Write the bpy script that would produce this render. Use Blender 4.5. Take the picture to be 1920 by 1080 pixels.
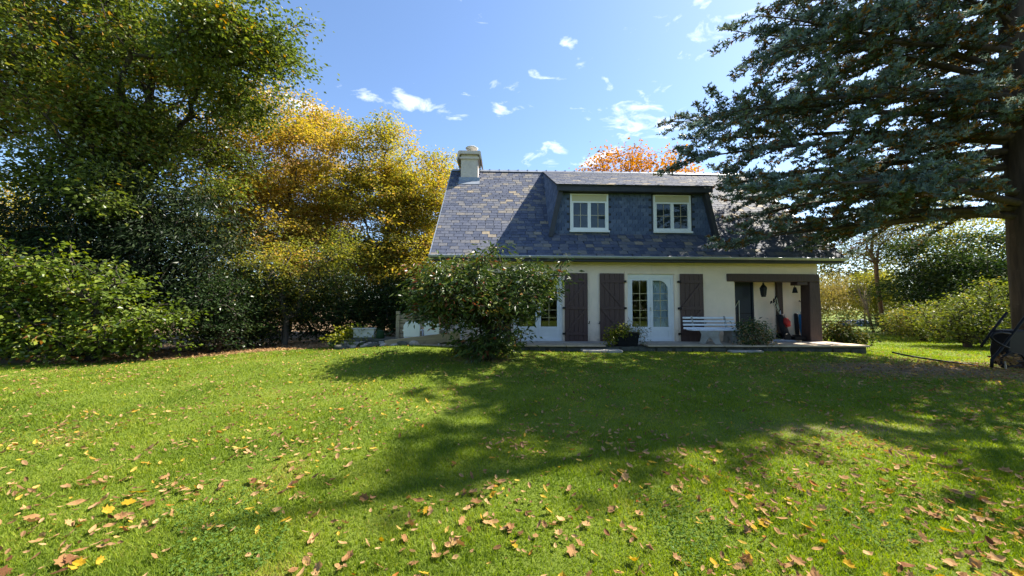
import bpy, bmesh, math, random
import numpy as np
from mathutils import Matrix, Vector
R = math.radians
scene = bpy.context.scene
col = scene.collection
for o in list(bpy.data.objects):
    bpy.data.objects.remove(o)
rng = np.random.default_rng(7)
random.seed(7)

# ------------------------------------------------------------------ camera, sky, sun, exposure
cam_d = bpy.data.cameras.new('camera'); cam = bpy.data.objects.new('camera', cam_d); col.objects.link(cam)
cam_d.sensor_width = 36; cam_d.lens = 13.0; cam_d.clip_start = .05; cam_d.clip_end = 3000
CZ = 1.45
pitch, roll = math.atan(38 / 693.3), R(.25)
cam.matrix_world = Matrix.Translation((0, 0, CZ)) @ Matrix.Rotation(R(90) + pitch, 4, 'X') @ Matrix.Rotation(roll, 4, 'Z')
scene.camera = cam
SUN_EL, SUN_AZ = R(48), R(66)            # azimuth measured from +Y towards +X
sun_dir = Vector((math.sin(SUN_AZ) * math.cos(SUN_EL), math.cos(SUN_AZ) * math.cos(SUN_EL), math.sin(SUN_EL)))
sd = bpy.data.lights.new('sun', 'SUN'); sd.energy = 4.7; sd.angle = R(.53); sd.color = (1, .93, .80)
so = bpy.data.objects.new('sun', sd); col.objects.link(so); so.location = (20, 10, 30)
so.rotation_euler = sun_dir.to_track_quat('Z', 'Y').to_euler()
scene.view_settings.view_transform = 'Standard'; scene.view_settings.look = 'None'
scene.view_settings.exposure = 1.78; scene.view_settings.gamma = 1; scene.view_settings.use_curve_mapping = False
SKY = .08
w = bpy.data.worlds.new('World'); scene.world = w; w.use_nodes = True
nt = w.node_tree; nt.nodes.clear()
def N(t, **k):
    n = nt.nodes.new(t)
    for a, b in k.items(): setattr(n, a, b)
    return n
def L(a, b): nt.links.new(a, b)
sky = N('ShaderNodeTexSky', sky_type='NISHITA', sun_disc=False, sun_elevation=SUN_EL, sun_rotation=SUN_AZ, air_density=1.0, dust_density=.6, ozone_density=4.5, altitude=50)
tc = N('ShaderNodeTexCoord')
def mth(op, a, b=None, c=None, clamp=False):
    n = N('ShaderNodeMath', operation=op, use_clamp=clamp)
    for i, x in enumerate((a, b, c)):
        if x is None: continue
        if isinstance(x, (int, float)): n.inputs[i].default_value = x
        else: L(x, n.inputs[i])
    return n.outputs[0]
# clouds: noise on the sky direction, stretched sideways; a few small cumulus patches as in the photo, light scatter elsewhere
mp = N('ShaderNodeMapping'); mp.inputs['Scale'].default_value = (1, 1, 2.6); L(tc.outputs['Generated'], mp.inputs['Vector'])
nz = N('ShaderNodeTexNoise'); nz.inputs['Scale'].default_value = 11; nz.inputs['Detail'].default_value = 10; nz.inputs['Roughness'].default_value = .6
L(mp.outputs[0], nz.inputs['Vector'])
nb = N('ShaderNodeTexNoise'); nb.inputs['Scale'].default_value = 2.3; nb.inputs['Detail'].default_value = 3
L(mp.outputs[0], nb.inputs['Vector'])
def sky_patch(px, py, size, amp):
    d = Vector(((px - 960) / 693.3, 1, (578 - py) / 693.3)).normalized()
    dp = N('ShaderNodeVectorMath', operation='SUBTRACT'); L(tc.outputs['Generated'], dp.inputs[0]); dp.inputs[1].default_value = d
    sc = N('ShaderNodeVectorMath', operation='MULTIPLY'); L(dp.outputs[0], sc.inputs[0]); sc.inputs[1].default_value = (1, 1, 2.6)
    ln = N('ShaderNodeVectorMath', operation='LENGTH'); L(sc.outputs[0], ln.inputs[0])
    return mth('MULTIPLY', mth('SUBTRACT', 1.0, mth('DIVIDE', ln.outputs['Value'], size), clamp=True), amp)
acc = None
for p in ((680, 160, .10, 1), (760, 180, .12, 1), (840, 208, .07, 1), (605, 147, .07, .9), (925, 140, .07, .8), (1065, 65, .05, .8),
          (935, 203, .07, .8), (1030, 285, .13, .9), (1110, 290, .10, .75), (1200, 205, .22, .8), (1245, 230, .15, .75), (1240, 110, .30, .55), (560, 190, .08, .7), (1400, 330, .25, .8)):
    v_ = sky_patch(*p); acc = v_ if acc is None else mth('MAXIMUM', acc, v_)
nz.inputs['Distortion'].default_value = .5
lift = mth('ADD', mth('MULTIPLY', acc, .30), mth('MULTIPLY', mth('SUBTRACT', nb.outputs['Fac'], .5), .30))
msk = mth('MULTIPLY', mth('MULTIPLY', mth('SUBTRACT', mth('ADD', nz.outputs['Fac'], lift), .66), 3.8, clamp=True), .85)
mx = N('ShaderNodeMix', data_type='RGBA'); L(msk, mx.inputs['Factor'])
L(sky.outputs[0], mx.inputs['A']); mx.inputs['B'].default_value = (7.6, 7.8, 8.2, 1)
bg = N('ShaderNodeBackground'); bg.inputs['Strength'].default_value = SKY; L(mx.outputs['Result'], bg.inputs['Color'])
wo = N('ShaderNodeOutputWorld'); L(bg.outputs[0], wo.inputs['Surface'])
c = scene.cycles
c.max_bounces = 8; c.diffuse_bounces = 6; c.glossy_bounces = 3; c.transmission_bounces = 5; c.transparent_max_bounces = 8
c.use_denoising = True; c.sample_clamp_indirect = 6; c.caustics_reflective = False; c.caustics_refractive = False

# ------------------------------------------------------------------ helpers
def smooth(a, b, x):
    t = np.clip((np.asarray(x, float) - a) / (b - a), 0, 1); return t * t * (3 - 2 * t)
def wav(x, y, s, seed=0):
    """cheap smooth 2-D noise in -1..1"""
    r = np.random.default_rng(seed); out = 0; amp = 1; tot = 0
    for k in range(6):
        a = r.uniform(0, 6.283); f = s * (1.0 + .55 * k) * 1.3; ph = r.uniform(0, 6.283, 2)
        out = out + amp * np.sin((x * math.cos(a) + y * math.sin(a)) * f + ph[0]) * np.cos((-x * math.sin(a) + y * math.cos(a)) * f * .8 + ph[1]); tot += amp; amp *= .8
    return out / tot * 1.8
def ground(x, y):
    x = np.asarray(x, float); y = np.asarray(y, float)
    z = .26 * smooth(3.5, 10, y) * (1 - smooth(6, 12.5, np.abs(x - 2)))
    z = z + .16 * np.exp(-(((x + 2.8) / 1.9) ** 2 + ((y - 10.2) / 1.1) ** 2))
    z = z + .25 * smooth(20, 34, y) * smooth(8, 20, x)
    return z + .025 * wav(x, y, .5, 3)
def tag(o, label=None, cat=None, group=None, kind=None):
    for k, v in (('label', label), ('category', cat), ('group', group), ('kind', kind)):
        if v: o[k] = v
    return o
def empty(name, label, cat, loc, rz=0, group=None):
    o = bpy.data.objects.new(name, None); col.objects.link(o); o.location = loc; o.rotation_euler = (0, 0, rz); o.empty_display_size = .2
    return tag(o, label, cat, group)
class MB:
    def __init__(s): s.v = []; s.f = []
    def add(s, vs, fs):
        b = len(s.v); s.v += [tuple(p) for p in vs]; s.f += [tuple(b + i for i in f) for f in fs]; return s
    def box(s, x0, x1, y0, y1, z0, z1):
        return s.add([(x0, y0, z0), (x1, y0, z0), (x1, y1, z0), (x0, y1, z0), (x0, y0, z1), (x1, y0, z1), (x1, y1, z1), (x0, y1, z1)],
                     [(0, 3, 2, 1), (4, 5, 6, 7), (0, 1, 5, 4), (1, 2, 6, 5), (2, 3, 7, 6), (3, 0, 4, 7)])
    def bar(s, a, b, w, h, up=(0, 0, 1)):
        """square bar from a to b; w across, h along up"""
        a = Vector(a); b = Vector(b); d = (b - a).normalized(); sd_ = d.cross(Vector(up)).normalized(); u = sd_.cross(d)
        q = [sd_ * (w / 2 * i) + u * (h / 2 * j) for i, j in ((-1, -1), (1, -1), (1, 1), (-1, 1))]
        return s.add([a + k for k in q] + [b + k for k in q], [(3, 2, 1, 0), (4, 5, 6, 7), (0, 1, 5, 4), (1, 2, 6, 5), (2, 3, 7, 6), (3, 0, 4, 7)])
    def tube(s, pts, r, n=8, cap=True):
        pts = [Vector(p) for p in pts]; rs = r if isinstance(r, (list, tuple)) else [r] * len(pts); vs = []; fs = []
        prev = None
        for i, p in enumerate(pts):
            d = (pts[min(i + 1, len(pts) - 1)] - pts[max(i - 1, 0)]).normalized()
            a = prev if prev is not None else (Vector((0, 0, 1)) if abs(d.z) < .9 else Vector((1, 0, 0)))
            x = (a - d * a.dot(d)).normalized(); prev = x; y = d.cross(x)
            vs += [p + (x * math.cos(6.28319 * k / n) + y * math.sin(6.28319 * k / n)) * rs[i] for k in range(n)]
        for i in range(len(pts) - 1):
            for k in range(n): fs.append((i * n + k, i * n + (k + 1) % n, (i + 1) * n + (k + 1) % n, (i + 1) * n + k))
        if cap: fs += [tuple(range(n - 1, -1, -1)), tuple((len(pts) - 1) * n + k for k in range(n))]
        return s.add(vs, fs)
    def lathe(s, prof, c=(0, 0, 0), n=16):
        vs = [(c[0] + r * math.cos(6.28319 * k / n), c[1] + r * math.sin(6.28319 * k / n), c[2] + z) for r, z in prof for k in range(n)]; fs = []
        for i in range(len(prof) - 1):
            for k in range(n): fs.append((i * n + k, i * n + (k + 1) % n, (i + 1) * n + (k + 1) % n, (i + 1) * n + k))
        fs += [tuple(range(n - 1, -1, -1)), tuple((len(prof) - 1) * n + k for k in range(n))]
        return s.add(vs, fs)
    def prism(s, poly, axis, a, b):
        """2-D polygon extruded along axis 0/1/2 from a to b"""
        def P(p, t): q = list(p); q.insert(axis, t); return tuple(q)
        n = len(poly)
        return s.add([P(p, a) for p in poly] + [P(p, b) for p in poly], [tuple(range(n))[::-1], tuple(range(n, 2 * n))] + [(i, (i + 1) % n, n + (i + 1) % n, n + i) for i in range(n)])
    def build(s, name, mat, parent=None, bevel=0, smooth_=False):
        me = bpy.data.meshes.new(name); me.from_pydata(s.v, [], s.f)
        bm = bmesh.new(); bm.from_mesh(me); bmesh.ops.recalc_face_normals(bm, faces=bm.faces)
        if bevel: bmesh.ops.bevel(bm, geom=bm.edges[:], offset=bevel, segments=1, affect='EDGES', clamp_overlap=True)
        bm.to_mesh(me); bm.free()
        if smooth_:
            for p in me.polygons: p.use_smooth = True
        me.materials.append(mat)
        return link(name, me, parent)
def link(name, me, parent=None, loc=None, mat4=None):
    o = bpy.data.objects.new(name, me); col.objects.link(o)
    if parent: o.parent = parent
    if mat4 is not None: o.matrix_local = mat4
    elif loc is not None: o.location = loc
    return o
def np_mesh(name, V, F, mat, parent=None, tint=None, smooth_=False):
    """V (n,3), F (m,k) numpy -> object; tint: one value per face"""
    me = bpy.data.meshes.new(name); V = np.ascontiguousarray(V, np.float32); F = np.ascontiguousarray(F, np.int32); k = F.shape[1]
    me.vertices.add(len(V)); me.vertices.foreach_set('co', V.ravel())
    me.loops.add(F.size); me.loops.foreach_set('vertex_index', F.ravel())
    me.polygons.add(len(F)); me.polygons.foreach_set('loop_start', np.arange(0, F.size, k, dtype=np.int32)); me.polygons.foreach_set('loop_total', np.full(len(F), k, np.int32))
    me.polygons.foreach_set('use_smooth', np.full(len(F), smooth_, bool))
    if tint is not None:
        a = me.attributes.new('tint', 'FLOAT', 'FACE'); a.data.foreach_set('value', np.ascontiguousarray(tint, np.float32))
    me.update(calc_edges=True); me.materials.append(mat)
    return link(name, me, parent)
def unit(a): return a / np.maximum(np.linalg.norm(a, axis=-1, keepdims=True), 1e-9)

# ------------------------------------------------------------------ materials
def new_mat(name):
    m = bpy.data.materials.new(name); m.use_nodes = True; m.node_tree.nodes.clear(); t = m.node_tree
    out = t.nodes.new('ShaderNodeOutputMaterial'); return m, t, out
def ramp(t, stops, fac):
    r = t.nodes.new('ShaderNodeValToRGB'); e = r.color_ramp.elements
    while len(e) < len(stops): e.new(.5)
    for el, (p, cc) in zip(e, stops): el.position = p; el.color = (*cc, 1)
    t.links.new(fac, r.inputs[0]); return r.outputs[0]
def noise(t, scale, detail=4, rough=.55, vec=None, coord='Object', stretch=None):
    n = t.nodes.new('ShaderNodeTexNoise'); n.inputs['Scale'].default_value = scale; n.inputs['Detail'].default_value = detail; n.inputs['Roughness'].default_value = rough
    k = t.nodes.new('ShaderNodeTexCoord'); src = k.outputs[coord]
    if stretch:
        m = t.nodes.new('ShaderNodeMapping'); m.inputs['Scale'].default_value = stretch; t.links.new(src, m.inputs[0]); src = m.outputs[0]
    t.links.new(src, n.inputs['Vector']); return n.outputs['Fac']
def plain(name, base, var=.25, scale=6, rough=.7, bump=0, bscale=60, metal=0, stain=None, stretch=None, spec=.4):
    """principled with noise-varied colour, optional stain colour and relief"""
    m, t, out = new_mat(name); p = t.nodes.new('ShaderNodeBsdfPrincipled'); t.links.new(p.outputs[0], out.inputs[0])
    b = np.array(base); cc = ramp(t, [(.3, tuple(b * (1 - var))), (.7, tuple(np.minimum(b * (1 + var), 1)))], noise(t, scale, 6, .6, stretch=stretch))
    if stain:
        mx = t.nodes.new('ShaderNodeMix'); mx.data_type = 'RGBA'
        f = ramp(t, [(stain[1], (0, 0, 0)), (stain[1] + .18, (1, 1, 1))], noise(t, stain[2], 7, .7, stretch=stain[3] if len(stain) > 3 else None))
        t.links.new(f, mx.inputs['Factor']); t.links.new(cc, mx.inputs['A']); mx.inputs['B'].default_value = (*stain[0], 1); cc = mx.outputs['Result']
    t.links.new(cc, p.inputs['Base Color']); p.inputs['Roughness'].default_value = rough; p.inputs['Metallic'].default_value = metal; p.inputs['Specular IOR Level'].default_value = spec
    if bump:
        bn = t.nodes.new('ShaderNodeBump'); bn.inputs['Strength'].default_value = bump; bn.inputs['Distance'].default_value = .01
        t.links.new(noise(t, bscale, 5, .6, stretch=stretch), bn.inputs['Height']); t.links.new(bn.outputs[0], p.inputs['Normal'])
    return m
def tint_fac(t):
    """0..1: the face attribute 'tint' plus the object's random value, wrapped"""
    a = t.nodes.new('ShaderNodeAttribute'); a.attribute_name = 'tint'; return a.outputs['Fac']
def leaf_mat(name, stops, transl=.38, gloss=.12, rough=.45, per_object=False):
    m, t, out = new_mat(name)
    f = t.nodes.new('ShaderNodeObjectInfo').outputs['Random'] if per_object else tint_fac(t)
    cc = ramp(t, stops, f)
    if per_object:
        mx = t.nodes.new('ShaderNodeMix'); mx.data_type = 'RGBA'; mx.blend_type = 'MULTIPLY'; mx.inputs['Factor'].default_value = 1
        t.links.new(cc, mx.inputs['A']); t.links.new(ramp(t, [(.35, (.6, .5, .42)), (.65, (1.1, 1.05, 1))], noise(t, 30, 4)), mx.inputs['B']); cc = mx.outputs['Result']
    d = t.nodes.new('ShaderNodeBsdfDiffuse'); tr = t.nodes.new('ShaderNodeBsdfTranslucent'); g = t.nodes.new('ShaderNodeBsdfGlossy')
    h = t.nodes.new('ShaderNodeHueSaturation'); h.inputs['Saturation'].default_value = 1.15; h.inputs['Value'].default_value = 1.25
    t.links.new(cc, d.inputs[0]); t.links.new(cc, h.inputs['Color']); t.links.new(h.outputs[0], tr.inputs[0]); g.inputs['Roughness'].default_value = rough + .12
    a = t.nodes.new('ShaderNodeMixShader'); a.inputs[0].default_value = transl; t.links.new(d.outputs[0], a.inputs[1]); t.links.new(tr.outputs[0], a.inputs[2])
    fr = t.nodes.new('ShaderNodeFresnel'); fr.inputs[0].default_value = 1.4
    mm = t.nodes.new('ShaderNodeMath'); mm.operation = 'MULTIPLY'; mm.inputs[1].default_value = gloss * 1.1; t.links.new(fr.outputs[0], mm.inputs[0])
    b = t.nodes.new('ShaderNodeMixShader'); t.links.new(mm.outputs[0], b.inputs[0]); t.links.new(a.outputs[0], b.inputs[1]); t.links.new(g.outputs[0], b.inputs[2])
    t.links.new(b.outputs[0], out.inputs[0]); return m
def slate_mat(hung=False):
    m, t, out = new_mat('slate'); p = t.nodes.new('ShaderNodeBsdfPrincipled'); t.links.new(p.outputs[0], out.inputs[0])
    oi = t.nodes.new('ShaderNodeObjectInfo').outputs['Random']
    ad = t.nodes.new('ShaderNodeMath'); ad.operation = 'ADD'; t.links.new(tint_fac(t), ad.inputs[0]); t.links.new(oi, ad.inputs[1])
    fr = t.nodes.new('ShaderNodeMath'); fr.operation = 'FRACT'; t.links.new(ad.outputs[0], fr.inputs[0])
    cc = ramp(t, [(0, (.065, .092, .175)), (.5, (.090, .124, .215)), (1, (.125, .162, .26))] if hung else [(0, (.058, .072, .115)), (.4, (.080, .095, .145)), (.66, (.110, .120, .155)), (.88, (.155, .153, .160)), (.96, (.20, .182, .158)), (1, (.30, .25, .18))], fr.outputs[0])
    mx = t.nodes.new('ShaderNodeMix'); mx.data_type = 'RGBA'; mx.blend_type = 'MULTIPLY'; mx.inputs['Factor'].default_value = 1
    t.links.new(cc, mx.inputs['A']); t.links.new(ramp(t, [(.3, (.65, .65, .65)), (.7, (1.25, 1.2, 1.12))], noise(t, 11, 6, .65)), mx.inputs['B'])
    t.links.new(mx.outputs['Result'], p.inputs['Base Color']); p.inputs['Roughness'].default_value = .78; p.inputs['Specular IOR Level'].default_value = .2
    bn = t.nodes.new('ShaderNodeBump'); bn.inputs['Strength'].default_value = .35; bn.inputs['Distance'].default_value = .01; t.links.new(noise(t, 35, 5), bn.inputs['Height']); t.links.new(bn.outputs[0], p.inputs['Normal'])
    return m
def glass_mat(name, refl=.12, tintc=(.85, .9, .9)):
    m, t, out = new_mat(name); a = t.nodes.new('ShaderNodeBsdfTransparent'); a.inputs[0].default_value = (*tintc, 1); g = t.nodes.new('ShaderNodeBsdfGlossy'); g.inputs['Roughness'].default_value = .02
    s = t.nodes.new('ShaderNodeMixShader'); s.inputs[0].default_value = refl; t.links.new(a.outputs[0], s.inputs[1]); t.links.new(g.outputs[0], s.inputs[2]); t.links.new(s.outputs[0], out.inputs[0]); return m
def ground_mat():
    m, t, out = new_mat('lawn'); p = t.nodes.new('ShaderNodeBsdfPrincipled'); t.links.new(p.outputs[0], out.inputs[0]); p.inputs['Roughness'].default_value = .9; p.inputs['Specular IOR Level'].default_value = .15
    g1 = ramp(t, [(.25, (.065, .10, .012)), (.5, (.115, .16, .018)), (.75, (.18, .21, .03))], noise(t, 1.1, 8, .7))
    at = t.nodes.new('ShaderNodeAttribute'); at.attribute_name = 'soil'
    sl = ramp(t, [(.3, (.12, .08, .045)), (.7, (.27, .19, .11))], noise(t, 5, 7, .7))
    nn = noise(t, 2.2, 8, .75)
    ad = t.nodes.new('ShaderNodeMath'); ad.operation = 'ADD'; t.links.new(at.outputs['Fac'], ad.inputs[0]); t.links.new(nn, ad.inputs[1])
    f = ramp(t, [(.78, (0, 0, 0)), (1.0, (1, 1, 1))], ad.outputs[0])
    mx = t.nodes.new('ShaderNodeMix'); mx.data_type = 'RGBA'; t.links.new(f, mx.inputs['Factor']); t.links.new(g1, mx.inputs['A']); t.links.new(sl, mx.inputs['B'])
    t.links.new(mx.outputs['Result'], p.inputs['Base Color'])
    bn = t.nodes.new('ShaderNodeBump'); bn.inputs['Strength'].default_value = .9; bn.inputs['Distance'].default_value = .04; t.links.new(noise(t, 28, 6, .7), bn.inputs['Height']); t.links.new(bn.outputs[0], p.inputs['Normal'])
    return m
def wall_mat():
    m = plain('cream_render', (.90, .72, .555), .08, 1.6, .9, .5, 90, stain=((.66, .58, .45), .56, 1.4, (1, 1, .25))); t = m.node_tree
    p = next(n for n in t.nodes if n.type == 'BSDF_PRINCIPLED'); src = p.inputs['Base Color'].links[0].from_socket
    sx = t.nodes.new('ShaderNodeSeparateXYZ'); t.links.new(t.nodes.new('ShaderNodeTexCoord').outputs['Object'], sx.inputs[0])
    mr = t.nodes.new('ShaderNodeMapRange'); mr.inputs['From Min'].default_value = .95; mr.inputs['From Max'].default_value = .42; t.links.new(sx.outputs['Z'], mr.inputs['Value'])
    ml = t.nodes.new('ShaderNodeMath'); ml.operation = 'MULTIPLY'; t.links.new(mr.outputs[0], ml.inputs[0]); t.links.new(ramp(t, [(.38, (0, 0, 0)), (.7, (.85, .85, .85))], noise(t, 4, 7, .7)), ml.inputs[1])   # splashed earth along the foot of the wall
    mx_ = t.nodes.new('ShaderNodeMix'); mx_.data_type = 'RGBA'; t.links.new(ml.outputs[0], mx_.inputs['Factor']); t.links.new(src, mx_.inputs['A']); mx_.inputs['B'].default_value = (.30, .24, .16, 1); t.links.new(mx_.outputs['Result'], p.inputs['Base Color'])
    return m
M = dict(
    lawn=ground_mat(), slate=slate_mat(), hung=slate_mat(True), glass=glass_mat('window_glass', .035), lampglass=glass_mat('lamp_glass', .2),
    render=wall_mat(),
    white=plain('white_paint', (.76, .76, .74), .05, 3, .45, .05), cream=plain('cream_plastic', (.52, .46, .27), .05, 3, .5),
    darkwood=plain('dark_brown_wood', (.058, .033, .026), .35, 5, .62, .5, 40, stretch=(9, 9, .8)), board=plain('shutter_paint', (.078, .040, .034), .25, 5, .5, .3, 30, stretch=(9, 9, .7)),
    deck=plain('roof_deck', (.035, .04, .05), .3, 5, .8), zinc=plain('zinc', (.42, .44, .46), .15, 4, .42, metal=.4, stretch=(.6, 4, 4)), lead=plain('lead', (.26, .29, .34), .2, 5, .5, metal=.3),
    fascia=plain('fascia_paint', (.035, .037, .045), .2, 4, .6), iron=plain('black_iron', (.012, .012, .013), .3, 20, .5, metal=.3), brass=plain('glazing_bar', (.40, .34, .20), .1, 8, .35, metal=.5),
    chim=plain('weathered_render', (.56, .49, .45), .16, 5, .9, .6, 50, stain=((.09, .085, .08), .60, 5)), concrete=plain('concrete', (.33, .31, .27), .2, 7, .9, .5, 60, stain=((.13, .13, .10), .58, 3)),
    stone=plain('terrace_stone', (.44, .37, .30), .25, 4, .85, .5, 40, stain=((.18, .15, .12), .55, 2.2)), edge=plain('sandstone_edging', (.46, .36, .24), .25, 3, .85, .5, 40, stain=((.20, .16, .11), .60, 4)), darkstone=plain('mossy_stone', (.075, .075, .055), .4, 6, .9, .8, 30),
    pine=plain('weathered_pine', (.33, .26, .16), .25, 4, .8, .5, 30, stretch=(.6, 8, 8), stain=((.16, .13, .09), .62, 3)), plasticw=plain('white_plastic', (.78, .79, .82), .05, 5, .4), greywood=plain('grey_board', (.46, .46, .44), .12, 4, .7),
    black=plain('black_plastic', (.008, .008, .009), .3, 8, .6, spec=.18), blackfab=plain('black_fabric', (.014, .014, .017), .3, 20, .9), red=plain('red_fabric', (.42, .025, .02), .2, 12, .7), blue=plain('blue_fabric', (.03, .22, .50), .2, 8, .6),
    navy=plain('navy_door', (.012, .016, .030), .2, 4, .4), curtain=plain('net_curtain', (.62, .66, .72), .08, 6, .9), bluecloth=plain('blue_cloth', (.06, .17, .50), .5, 25, .8), steel=plain('steel_tube', (.45, .45, .46), .1, 5, .3, metal=.9),
    tarp=plain('blue_tarpaulin', (.02, .06, .16), .5, 3, .45, stain=((.3, .36, .42), .62, 3)), bark_d=plain('dark_bark', (.035, .027, .02), .5, 3, .95, 1, 14, stretch=(3, 3, .6)), bark_m=plain('grey_bark', (.085, .07, .05), .4, 3, .95, 1, 14, stretch=(3, 3, .6)),
    bark_c=plain('cedar_bark', (.055, .038, .027), .5, 3, .95, 1, 9, stretch=(4, 4, .5), stain=((.12, .09, .065), .6, 6)), bark_p=plain('pale_bark', (.24, .17, .10), .35, 3, .9, .6, 14, stretch=(3, 3, .6)), bark_r=plain('reddish_pine_bark', (.16, .085, .045), .4, 3, .95, 1, 12),
    soilm=plain('potting_soil', (.05, .032, .02), .4, 20, 1), terracotta=plain('brown_pot', (.10, .055, .035), .3, 5, .8), cane=plain('brown_cane', (.09, .045, .025), .3, 6, .5),
    oak=leaf_mat('oak_leaf', [(0, (.055, .080, .020)), (.5, (.110, .145, .028)), (.82, (.175, .20, .036)), (.95, (.27, .23, .04)), (1, (.32, .18, .04))], .42, .12),
    gold=leaf_mat('golden_leaf', [(0, (.22, .20, .04)), (.35, (.40, .31, .065)), (.7, (.50, .36, .09)), (.9, (.54, .33, .14)), (1, (.54, .32, .20))], .48, .08),
    goldg=leaf_mat('yellow_green_leaf', [(0, (.12, .145, .03)), (.4, (.29, .275, .05)), (.75, (.45, .36, .07)), (1, (.50, .31, .10))], .48, .08),
    laurel=leaf_mat('laurel_leaf', [(0, (.014, .028, .009)), (.5, (.026, .048, .012)), (.9, (.05, .075, .015)), (1, (.12, .10, .02))], .25, .12, .4),
    yew=leaf_mat('yew_leaf', [(0, (.012, .022, .009)), (.6, (.020, .034, .013)), (1, (.04, .055, .016))], .18, .1),
    hazel=leaf_mat('hazel_leaf', [(0, (.055, .085, .016)), (.5, (.125, .175, .022)), (.85, (.22, .24, .03)), (.95, (.22, .15, .02)), (1, (.30, .11, .03))], .4, .14),
    rhodo=leaf_mat('rhododendron_leaf', [(0, (.025, .048, .014)), (.55, (.060, .095, .022)), (.86, (.14, .165, .03)), (.94, (.17, .13, .03)), (1, (.22, .075, .035))], .24, .13, .4),
    lime=leaf_mat('lime_leaf', [(0, (.10, .14, .015)), (.5, (.22, .23, .018)), (1, (.36, .30, .03))], .4, .12), hedge=leaf_mat('hedge_leaf', [(0, (.05, .075, .015)), (.5, (.12, .15, .025)), (.85, (.22, .23, .04)), (1, (.32, .24, .06))], .4, .16, .4),
    orange=leaf_mat('orange_leaf', [(0, (.30, .12, .02)), (.5, (.44, .19, .035)), (1, (.50, .28, .06))], .42, .08), willow=leaf_mat('straw_leaf', [(0, (.13, .13, .03)), (.5, (.25, .21, .06)), (1, (.36, .26, .10))], .42, .08),
    cedar=leaf_mat('cedar_needle', [(0, (.060, .092, .070)), (.45, (.130, .178, .145)), (.76, (.25, .32, .275)), (.80, (.12, .11, .035)), (.92, (.19, .105, .028)), (1, (.25, .12, .04))], .25, .10, .4), dgreen=leaf_mat('evergreen_leaf', [(0, (.018, .035, .010)), (.6, (.042, .070, .014)), (1, (.11, .13, .02))], .28, .14),
    far=leaf_mat('distant_leaf', [(0, (.06, .075, .03)), (.5, (.12, .125, .035)), (1, (.22, .17, .05))], .3, .05), grass=leaf_mat('grass_blade', [(0, (.080, .130, .020)), (.4, (.160, .225, .028)), (.75, (.255, .305, .040)), (.95, (.36, .33, .08)), (1, (.32, .26, .08))], .45, .02), clover=leaf_mat('clover_leaf', [(0, (.05, .10, .018)), (1, (.12, .19, .04))], .35, .05),
    dry=leaf_mat('dry_leaf', [(0, (.14, .075, .035)), (.35, (.30, .18, .09)), (.75, (.42, .27, .13)), (.9, (.45, .30, .04)), (1, (.34, .12, .03))], .25, .06), potp=leaf_mat('pot_plant_leaf', [(0, (.04, .07, .02)), (.4, (.10, .15, .05)), (.6, (.30, .32, .22)), (.75, (.36, .21, .04)), (1, (.42, .30, .22))], .35, .1), hosta=leaf_mat('hosta_leaf', [(0, (.025, .06, .025)), (1, (.09, .14, .03))], .3, .2),
    tan_l=leaf_mat('tan_leaf', [(0, (.26, .15, .07)), (.5, (.40, .25, .12)), (1, (.50, .34, .17))], .25, .06, per_object=True), yel_l=leaf_mat('yellow_leaf', [(0, (.42, .28, .02)), (1, (.52, .36, .05))], .3, .06, per_object=True), brn_l=leaf_mat('brown_leaf', [(0, (.10, .05, .025)), (1, (.24, .12, .06))], .2, .08, per_object=True))

# ------------------------------------------------------------------ vegetation helpers
def leaves(name, P, D, Nn, ln, wd, mat, parent, tint, fold=.12):
    """kite-shaped folded leaves: base P, axis D, normal Nn, two triangles each"""
    D = unit(D); S = unit(np.cross(Nn, D)); Nn = np.cross(D, S); ln = np.asarray(ln)[:, None]; wd = np.asarray(wd)[:, None]
    n = len(P); V = np.empty((n, 4, 3)); mid = P + D * ln * .42
    V[:, 0] = P; V[:, 1] = mid + S * wd * .5 + Nn * wd * fold; V[:, 2] = P + D * ln - Nn * ln * .10; V[:, 3] = mid - S * wd * .5 + Nn * wd * fold
    b = np.arange(n, dtype=np.int32)[:, None] * 4
    F = np.concatenate([b + np.array([[0, 2, 1]]), b + np.array([[0, 3, 2]])], 1).reshape(-1, 3)
    return np_mesh(name, V.reshape(-1, 3), F, mat, parent, np.repeat(tint, 2))
def segs_mesh(name, A, B, ra, rb, mat, parent, k=5):
    d = unit(B - A); up = np.where(np.abs(d[:, 2:3]) < .9, np.array([[0, 0, 1.]]), np.array([[1., 0, 0]])); x = unit(np.cross(up, d)); y = np.cross(d, x); n = len(A); V = np.empty((n, 2 * k, 3))
    for i in range(k):
        a = 6.28319 * i / k; o = x * math.cos(a) + y * math.sin(a); V[:, i] = A + o * ra[:, None]; V[:, k + i] = B + o * rb[:, None]
    b = np.arange(n, dtype=np.int32)[:, None, None] * 2 * k
    q = np.array([[i, (i + 1) % k, k + (i + 1) % k, k + i] for i in range(k)])[None]
    return np_mesh(name, V.reshape(-1, 3), (b + q).reshape(-1, 4), mat, parent, smooth_=True)
def ell_points(r, ells, n, shell=.45):
    wts = np.array([e[3] * e[4] * e[5] for e in ells]) ** .85; wts /= wts.sum(); out = []
    for e, k in zip(ells, (wts * n).astype(int) + 1):
        d = unit(r.normal(size=(k, 3))); rad = r.uniform(0, 1, (k, 1)) ** shell; out.append(np.array(e[:3]) + d * rad * np.array(e[3:6]))
    return np.concatenate(out)
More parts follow.
